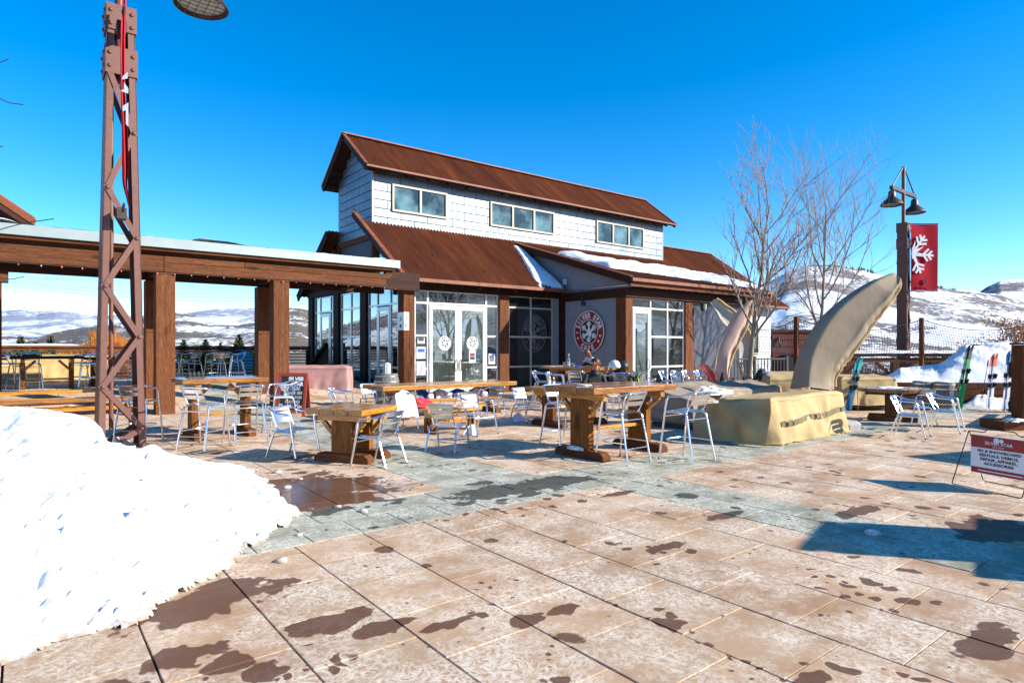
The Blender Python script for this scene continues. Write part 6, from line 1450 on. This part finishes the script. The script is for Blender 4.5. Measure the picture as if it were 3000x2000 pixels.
J, E = seated(.76, .20, [(-.28,.22,1.10),(-.06,.40,1.17),(.0,.44,1.22)], [(.28,.22,1.08),(.10,.42,1.12),(.06,.48,1.125)], (-.02,.06,-.03))
reg2 = {}
for n in J:
    reg2[n] = 0
    if n.startswith(('head','crown','neck')) and n != 'neck0': reg2[n] = 3
    if n.startswith(('pm','f')): reg2[n] = 3
    if n.startswith(('hp','kn','an','to')): reg2[n] = 1
    if n in ('elL','elR','wrL','wrR'): reg2[n] = 1
    if n in ('chest', 'waist'): reg2[n] = 0
wo = person('woman with long brown hair in white and black jacket, leaning over the far high table', (q.x, q.y, 0), math.radians(180-38-62), J, E, 'pelvis', reg2, ['whitecloth', 'blackcloth', 'greycloth', 'skin'])
hy, hz = .07+.20*1.1+.06, .76+.76-.03
facep(wo, -.02, hy, hz-.01)
m = MB(); m.lathe([(.088,-.04),(.098,.02),(.092,.08),(.06,.13),(0,.145)], (-.02, hy-.03, hz), 18)
for k in range(26):
    a = math.pi*(1.0+k/25) if True else 0; x0, y0 = -.02+.085*math.cos(a), hy-.03+.085*math.sin(a); ln = .30+.08*random.random()
    m.tube([(x0, y0, hz+.05), (x0*1.15, y0-.05, hz-.10), (x0*1.25+.015*math.sin(k), y0-.10-.02*math.cos(k*2), hz-.10-ln*.6), (x0*1.15, y0-.10, hz-.05-ln)], [.03, .032, .026, .008], 6)
m.obj('hair', MT['hair'], wo, smooth='all')
q2 = at(1756, 1150, 21.9); stool('bar stool under the long-haired woman', q.x, q.y, 180-38-62)
chair('bistro chair under the man in black', at(1734, 1240, 14.9).x, at(1734, 1240, 14.9).y, 180-38+14)
# ============================================================ TREES AND PLANTS
def tree(label, base, height, r0, seed, spread, levels=4, trunk_clear=.28, name='bare_tree', twigmat='twig', forks=2, leaf=None, up=.55, nch=(9, 6, 5, 3), lr=.42):
    rnd = random.Random(seed); t = thing(name, label, 'tree', base); tk = MB(); cr = MB(); lf = MB()
    def branch(p, d, L, r_, lev, mb_):
        n = 6 if lev < 2 else 4; pts = [p.copy()]; rs = [r_]; c_ = p.copy(); dv = d.copy()
        for i in range(n):
            dv = (dv+Vector((rnd.uniform(-1,1), rnd.uniform(-1,1), rnd.uniform(-.5,1)))*(.10 if lev == 0 else .20)+Vector((0,0,.06*(lev > 0)))).normalized(); c_ = c_+dv*(L/n); pts.append(c_.copy()); rs.append(r_*(1-.78*(i+1)/n)+.002)
        mb_.tube(pts, rs, 8 if lev == 0 else (5 if lev == 1 else 3), cap=False)
        if lev >= levels:
            if leaf and rnd.random() < leaf:
                for k in range(3):
                    a = pts[-1-k] if k < len(pts) else c_; q = a+Vector((rnd.uniform(-.1,.1) for _ in range(3))); u = Vector((rnd.uniform(-1,1), rnd.uniform(-1,1), rnd.uniform(-1,1))).normalized()*.055; v = u.orthogonal().normalized()*.035; lf.add([q-u, q+v, q+u, q-v], [(0,1,2,3)])
            return
        m_ = nch[lev]
        for k in range(m_):
            f = (trunk_clear+(1-trunk_clear)*(k+.4*rnd.random())/m_) if lev == 0 else .22+.75*(k+rnd.random()*.6)/m_
            x = f*n; i = min(int(x), n-1); q = pts[i].lerp(pts[i+1], x-i); dr = (pts[i+1]-pts[i]).normalized(); az = k*2.4+rnd.uniform(-.5,.5); o = dr.orthogonal().normalized(); o.rotate(Matrix.Rotation(az, 3, dr))
            nd = (dr*up+o*spread*(1.1 if lev == 0 else .9)+Vector((0,0,.18))).normalized(); l = L*(lr+.12*rnd.random())*(1.15-.45*f if lev == 0 else 1.0)
            branch(q, nd, l, max(.0037, rs[i]*(.55 if lev == 0 else .66)), lev+1, cr)
    branch(Vector((0,0,-.05)), Vector((rnd.uniform(-.03,.03), rnd.uniform(-.03,.03), 1)), height, r0, 0, tk)
    tk.obj('trunk', MT['bark'], t, smooth='all', fix=False); cr.obj('crown', MT[twigmat], t, smooth='all', fix=False)
    if leaf: lf.obj('foliage', MT['leaf'], t, fix=False)
    return t
q = at(2188, 1180, 19.2); q.z = 0; tree('bare tree beside the pink umbrella cover, left of the two', q, 6.1, .085, 12, .55, nch=(15, 6, 4, 2), trunk_clear=.22, up=.62)
q = at(2404, 1150, 25.0); q.z = 0; tree('bare tree behind the huge umbrella cover, right of the two', q, 7.3, .10, 5, .66, nch=(13, 6, 4, 2), trunk_clear=.27, lr=.48, up=.62)
q = at(2985, 1080, 26.5); q.z = -.5; tree('small tree with dry orange leaves behind the snow bank', q, 2.9, .07, 31, .8, levels=3, nch=(12, 7, 6), leaf=.75, name='autumn_tree', trunk_clear=.35)
# a big bare tree stands left of and behind the viewpoint; a few branch tips reach into the frame
t = thing('overhanging_tree', 'thin dark bare twigs reaching in from the left edge of the sky', 'tree', W(-6.5, 5.6, 0)); m = MB(); k = MB()
k.tube([(0,0,0),(.05,.02,1.8),(0,.1,3.6),(.1,0,5.4)], [.12,.10,.06,.02], 8); o_ = t.location
for (a, b, c_, st) in (((-60,195),(10,181),(26,172),3.0),((-60,250),(22,302),(68,307),3.0),((-60,435),(0,430),(9,429),2.6),((-90,700),(60,655),(158,641),2.2),((-60,800),(30,820),(70,810),2.2)):
    p = [at(*x, 5.6)-o_ for x in (a, b, c_)]; s0 = Vector((0,.05,st)); m.tube(arc([s0, p[0], p[1], p[2]], .35, 6), [.03]+[.012]*8+[.006]*5+[.003]*2 if False else .0045, 5)
k.obj('trunk', MT['bark'], t, smooth='all'); m.obj('branch', MT['char'], t)
def shrub(label, base, h, w_, n, seed, mat='brush', leafp=0, group=None, name='bare_shrub', leafm='leaf', cat='shrub'):
    rnd = random.Random(seed); t = thing(name, label, cat, base, 0, group); m = MB(); lf = MB()
    for i in range(n):
        a = rnd.uniform(0, 6.283); r_ = w_*math.sqrt(rnd.random()); d = Vector((math.cos(a)*r_, math.sin(a)*r_, 0)); hh = h*rnd.uniform(.55, 1)*(1-.35*(r_/w_)**2); pts = [d*.25, d*.7+Vector((rnd.uniform(-.1,.1)*w_, rnd.uniform(-.1,.1)*w_, hh*.55)), d*1.05+Vector((rnd.uniform(-.15,.15)*w_, rnd.uniform(-.15,.15)*w_, hh))]
        m.tube(pts, [.012*h*.4, .008*h*.4, .002*h], 3, cap=False)
        for _ in range(3):
            p = pts[1].lerp(pts[2], rnd.random()); m.tube([p, p+Vector((rnd.uniform(-.2,.2)*w_, rnd.uniform(-.2,.2)*w_, rnd.uniform(.05,.25)*h))], [.005*h*.4, .0015*h], 3, cap=False)
            if rnd.random() < leafp:
                for _k in range(4): q = p+Vector([rnd.uniform(-.12,.12)*h for _ in range(3)]); u = Vector([rnd.uniform(-1,1) for _ in range(3)]).normalized()*.03*h; v = u.orthogonal()*.7; lf.add([q-u, q+v, q+u, q-v], [(0,1,2,3)])
    m.obj('stems', MT[mat], t, fix=False)
    if leafp: lf.obj('foliage', MT[leafm], t, fix=False)
    return t
spots = [(2720,27,1.9,1.3),(2770,27.5,2.2,1.5),(2825,27,2.3,1.5),(2880,27.5,2.4,1.6),(2940,27,2.5,1.6),(2995,28,2.6,1.7),(2590,29,1.7,1.2),(2520,30,1.6,1.2)]
lbs = ['leafless brown shrub just right of the second net post', 'brown shrub second to the right of the net post', 'tangled shrub above the green skis', 'shrub with dry orange leaves above the white and orange skis', 'leafy orange shrub above the white and blue skis', 'rightmost orange-leaved shrub at the frame edge', 'low shrub left of the distant lamp post', 'low shrub right of the umbrella cover']
for (px, Y, h, w_), lb, i in zip(spots, lbs, range(9)):
    q = at(px, 1080, Y); q.z = -.4; shrub(lb, q, h, w_, 130, 40+i, leafp=.0 if px < 2740 else .35, group='shrubs behind the safety net')
# brown thicket on the slope beyond
rnd = random.Random(3); m = MB()
for i in range(5200):
    px = rnd.uniform(2280, 3100); Y = rnd.uniform(60, 92); p = at(px, 1000, Y); p.z = -7+ (Y-60)*.05; h = rnd.uniform(3.0, 5.6)*(1-.25*math.sin(px*.02)); a = rnd.uniform(-.5,.5)
    m.tube([p, p+Vector((a*.5, rnd.uniform(-.3,.3), h*.6)), p+Vector((a, rnd.uniform(-.5,.5), h))], [.05,.05,.02], 3, cap=False)
o = stuff(m.obj('thicket', MT['thick'] if 'thick' in MT else MT['brush'], fix=False)); o['label'] = 'brown leafless thicket on the slope beyond the net'; o['category'] = 'thicket'
# orange willows and dry grass beyond the terrace rail
rnd = random.Random(4); m = MB()
for i in range(5600):
    px = rnd.uniform(205, 420) if i % 3 else rnd.uniform(150, 480); Y = rnd.uniform(46, 62); p = at(px, 1000, Y); p.z = -6.5; top = 8.9+.8*math.sin(px*.045)+.4*math.sin(px*.13); h = top*rnd.uniform(.75, 1.0)*(1 if 215 < px < 410 else .86)
    m.tube([p, p+Vector((rnd.uniform(-.5,.5), rnd.uniform(-.5,.5), h*.6)), p+Vector((rnd.uniform(-1,1), rnd.uniform(-1,1), h))], [.06,.05,.025], 3, cap=False)
o = stuff(m.obj('willow_thicket', MT['willow'], fix=False)); o['label'] = 'bright orange willow thicket beyond the terrace rail'; o['category'] = 'thicket'
def conifer(label, base, h, w_, seed, group):
    rnd = random.Random(seed); t = thing('conifer', label, 'tree', base, 0, group); MB().tube([(0,0,0),(0,0,h*.97)], [h*.02, h*.003], 6).obj('trunk', MT['bark'], t); m = MB(); n = int(30)
    for i in range(n):
        z = h*(.10+.88*i/n); rr = w_*(1-i/n)**.85+.05; k = 11
        for j in range(k):
            a = 2*math.pi*j/k+rnd.uniform(-.25,.25)+i; L = rr*rnd.uniform(.7, 1.12); d = Vector((math.cos(a), math.sin(a), 0)); s_ = Vector((-math.sin(a), math.cos(a), 0)); p = Vector((0,0,z))
            e = p+d*L+Vector((0,0,-.38*L+.04)); mid = p+d*L*.55-Vector((0,0,.10*L))
            m.add([p, mid+s_*L*.30+Vector((0,0,-.35)), e, mid-s_*L*.30+Vector((0,0,-.35))], [(0,1,2),(0,2,3)])
            for f in (.45, .75):
                c_ = p.lerp(e, f); m.add([c_, c_+s_*L*.28+d*L*.12-Vector((0,0,.08)), c_+d*L*.20], [(0,1,2)]); m.add([c_, c_-s_*L*.28+d*L*.12-Vector((0,0,.08)), c_+d*L*.20], [(0,1,2)])
    m.obj('crown', MT['needle'], t, fix=False); return t
for i, (px, yt, Y, w_, lb) in enumerate([(60, 968, 42, 1.5, 'leftmost bushy conifer beyond the terrace rail'), (105, 985, 44, 1.0, 'small conifer between the two larger ones at the left'), (148, 965, 42, 1.2, 'conifer left of the orange willows'), (538, 982, 60, 1.5, 'small conifer just right of the left pergola post'), (602, 981, 60, 1.6, 'small conifer in the middle of the pergola opening'), (645, 993, 62, 1.0, 'tiny conifer on the snowy slope'), (700, 966, 60, 1.6, 'tallest small conifer left of the rear pergola post')]):
    q = at(px, 1030, Y); zt = CAMH+(HY-yt)*Y/FPX; q.z = -5; conifer(lb, q, zt+5, w_*1.9, 70+i, 'conifers beyond the terrace rail')
# scattered conifers along the hill crest
rnd = random.Random(8); m = MB()
for i in range(150):
    px = rnd.choice([rnd.uniform(2290, 2640), rnd.uniform(2400, 2560), rnd.uniform(2640, 2800)]); 
    for (a, ya), (b, yb) in zip([(2280,815),(2306,800),(2363,783),(2430,781),(2526,788),(2620,811),(2680,826),(2746,836),(2870,856)], [(2306,800),(2363,783),(2430,781),(2526,788),(2620,811),(2680,826),(2746,836),(2870,856),(3000,882)]):
        if a <= px <= b: yt = ya+(yb-ya)*(px-a)/(b-a)
    p = at(px, yt+5, 612); h = rnd.uniform(1.5, 4.2)*(1.0 if 2400 < px < 2650 else .7); m.lathe([(h*.34, 0), (h*.22, h*.4), (0, h)], p, 5)
o = stuff(m.obj('ridge_trees', MT['needle'], fix=False)); o['label'] = 'scattered dark conifers along the crest of the snowy hill'; o['category'] = 'trees'
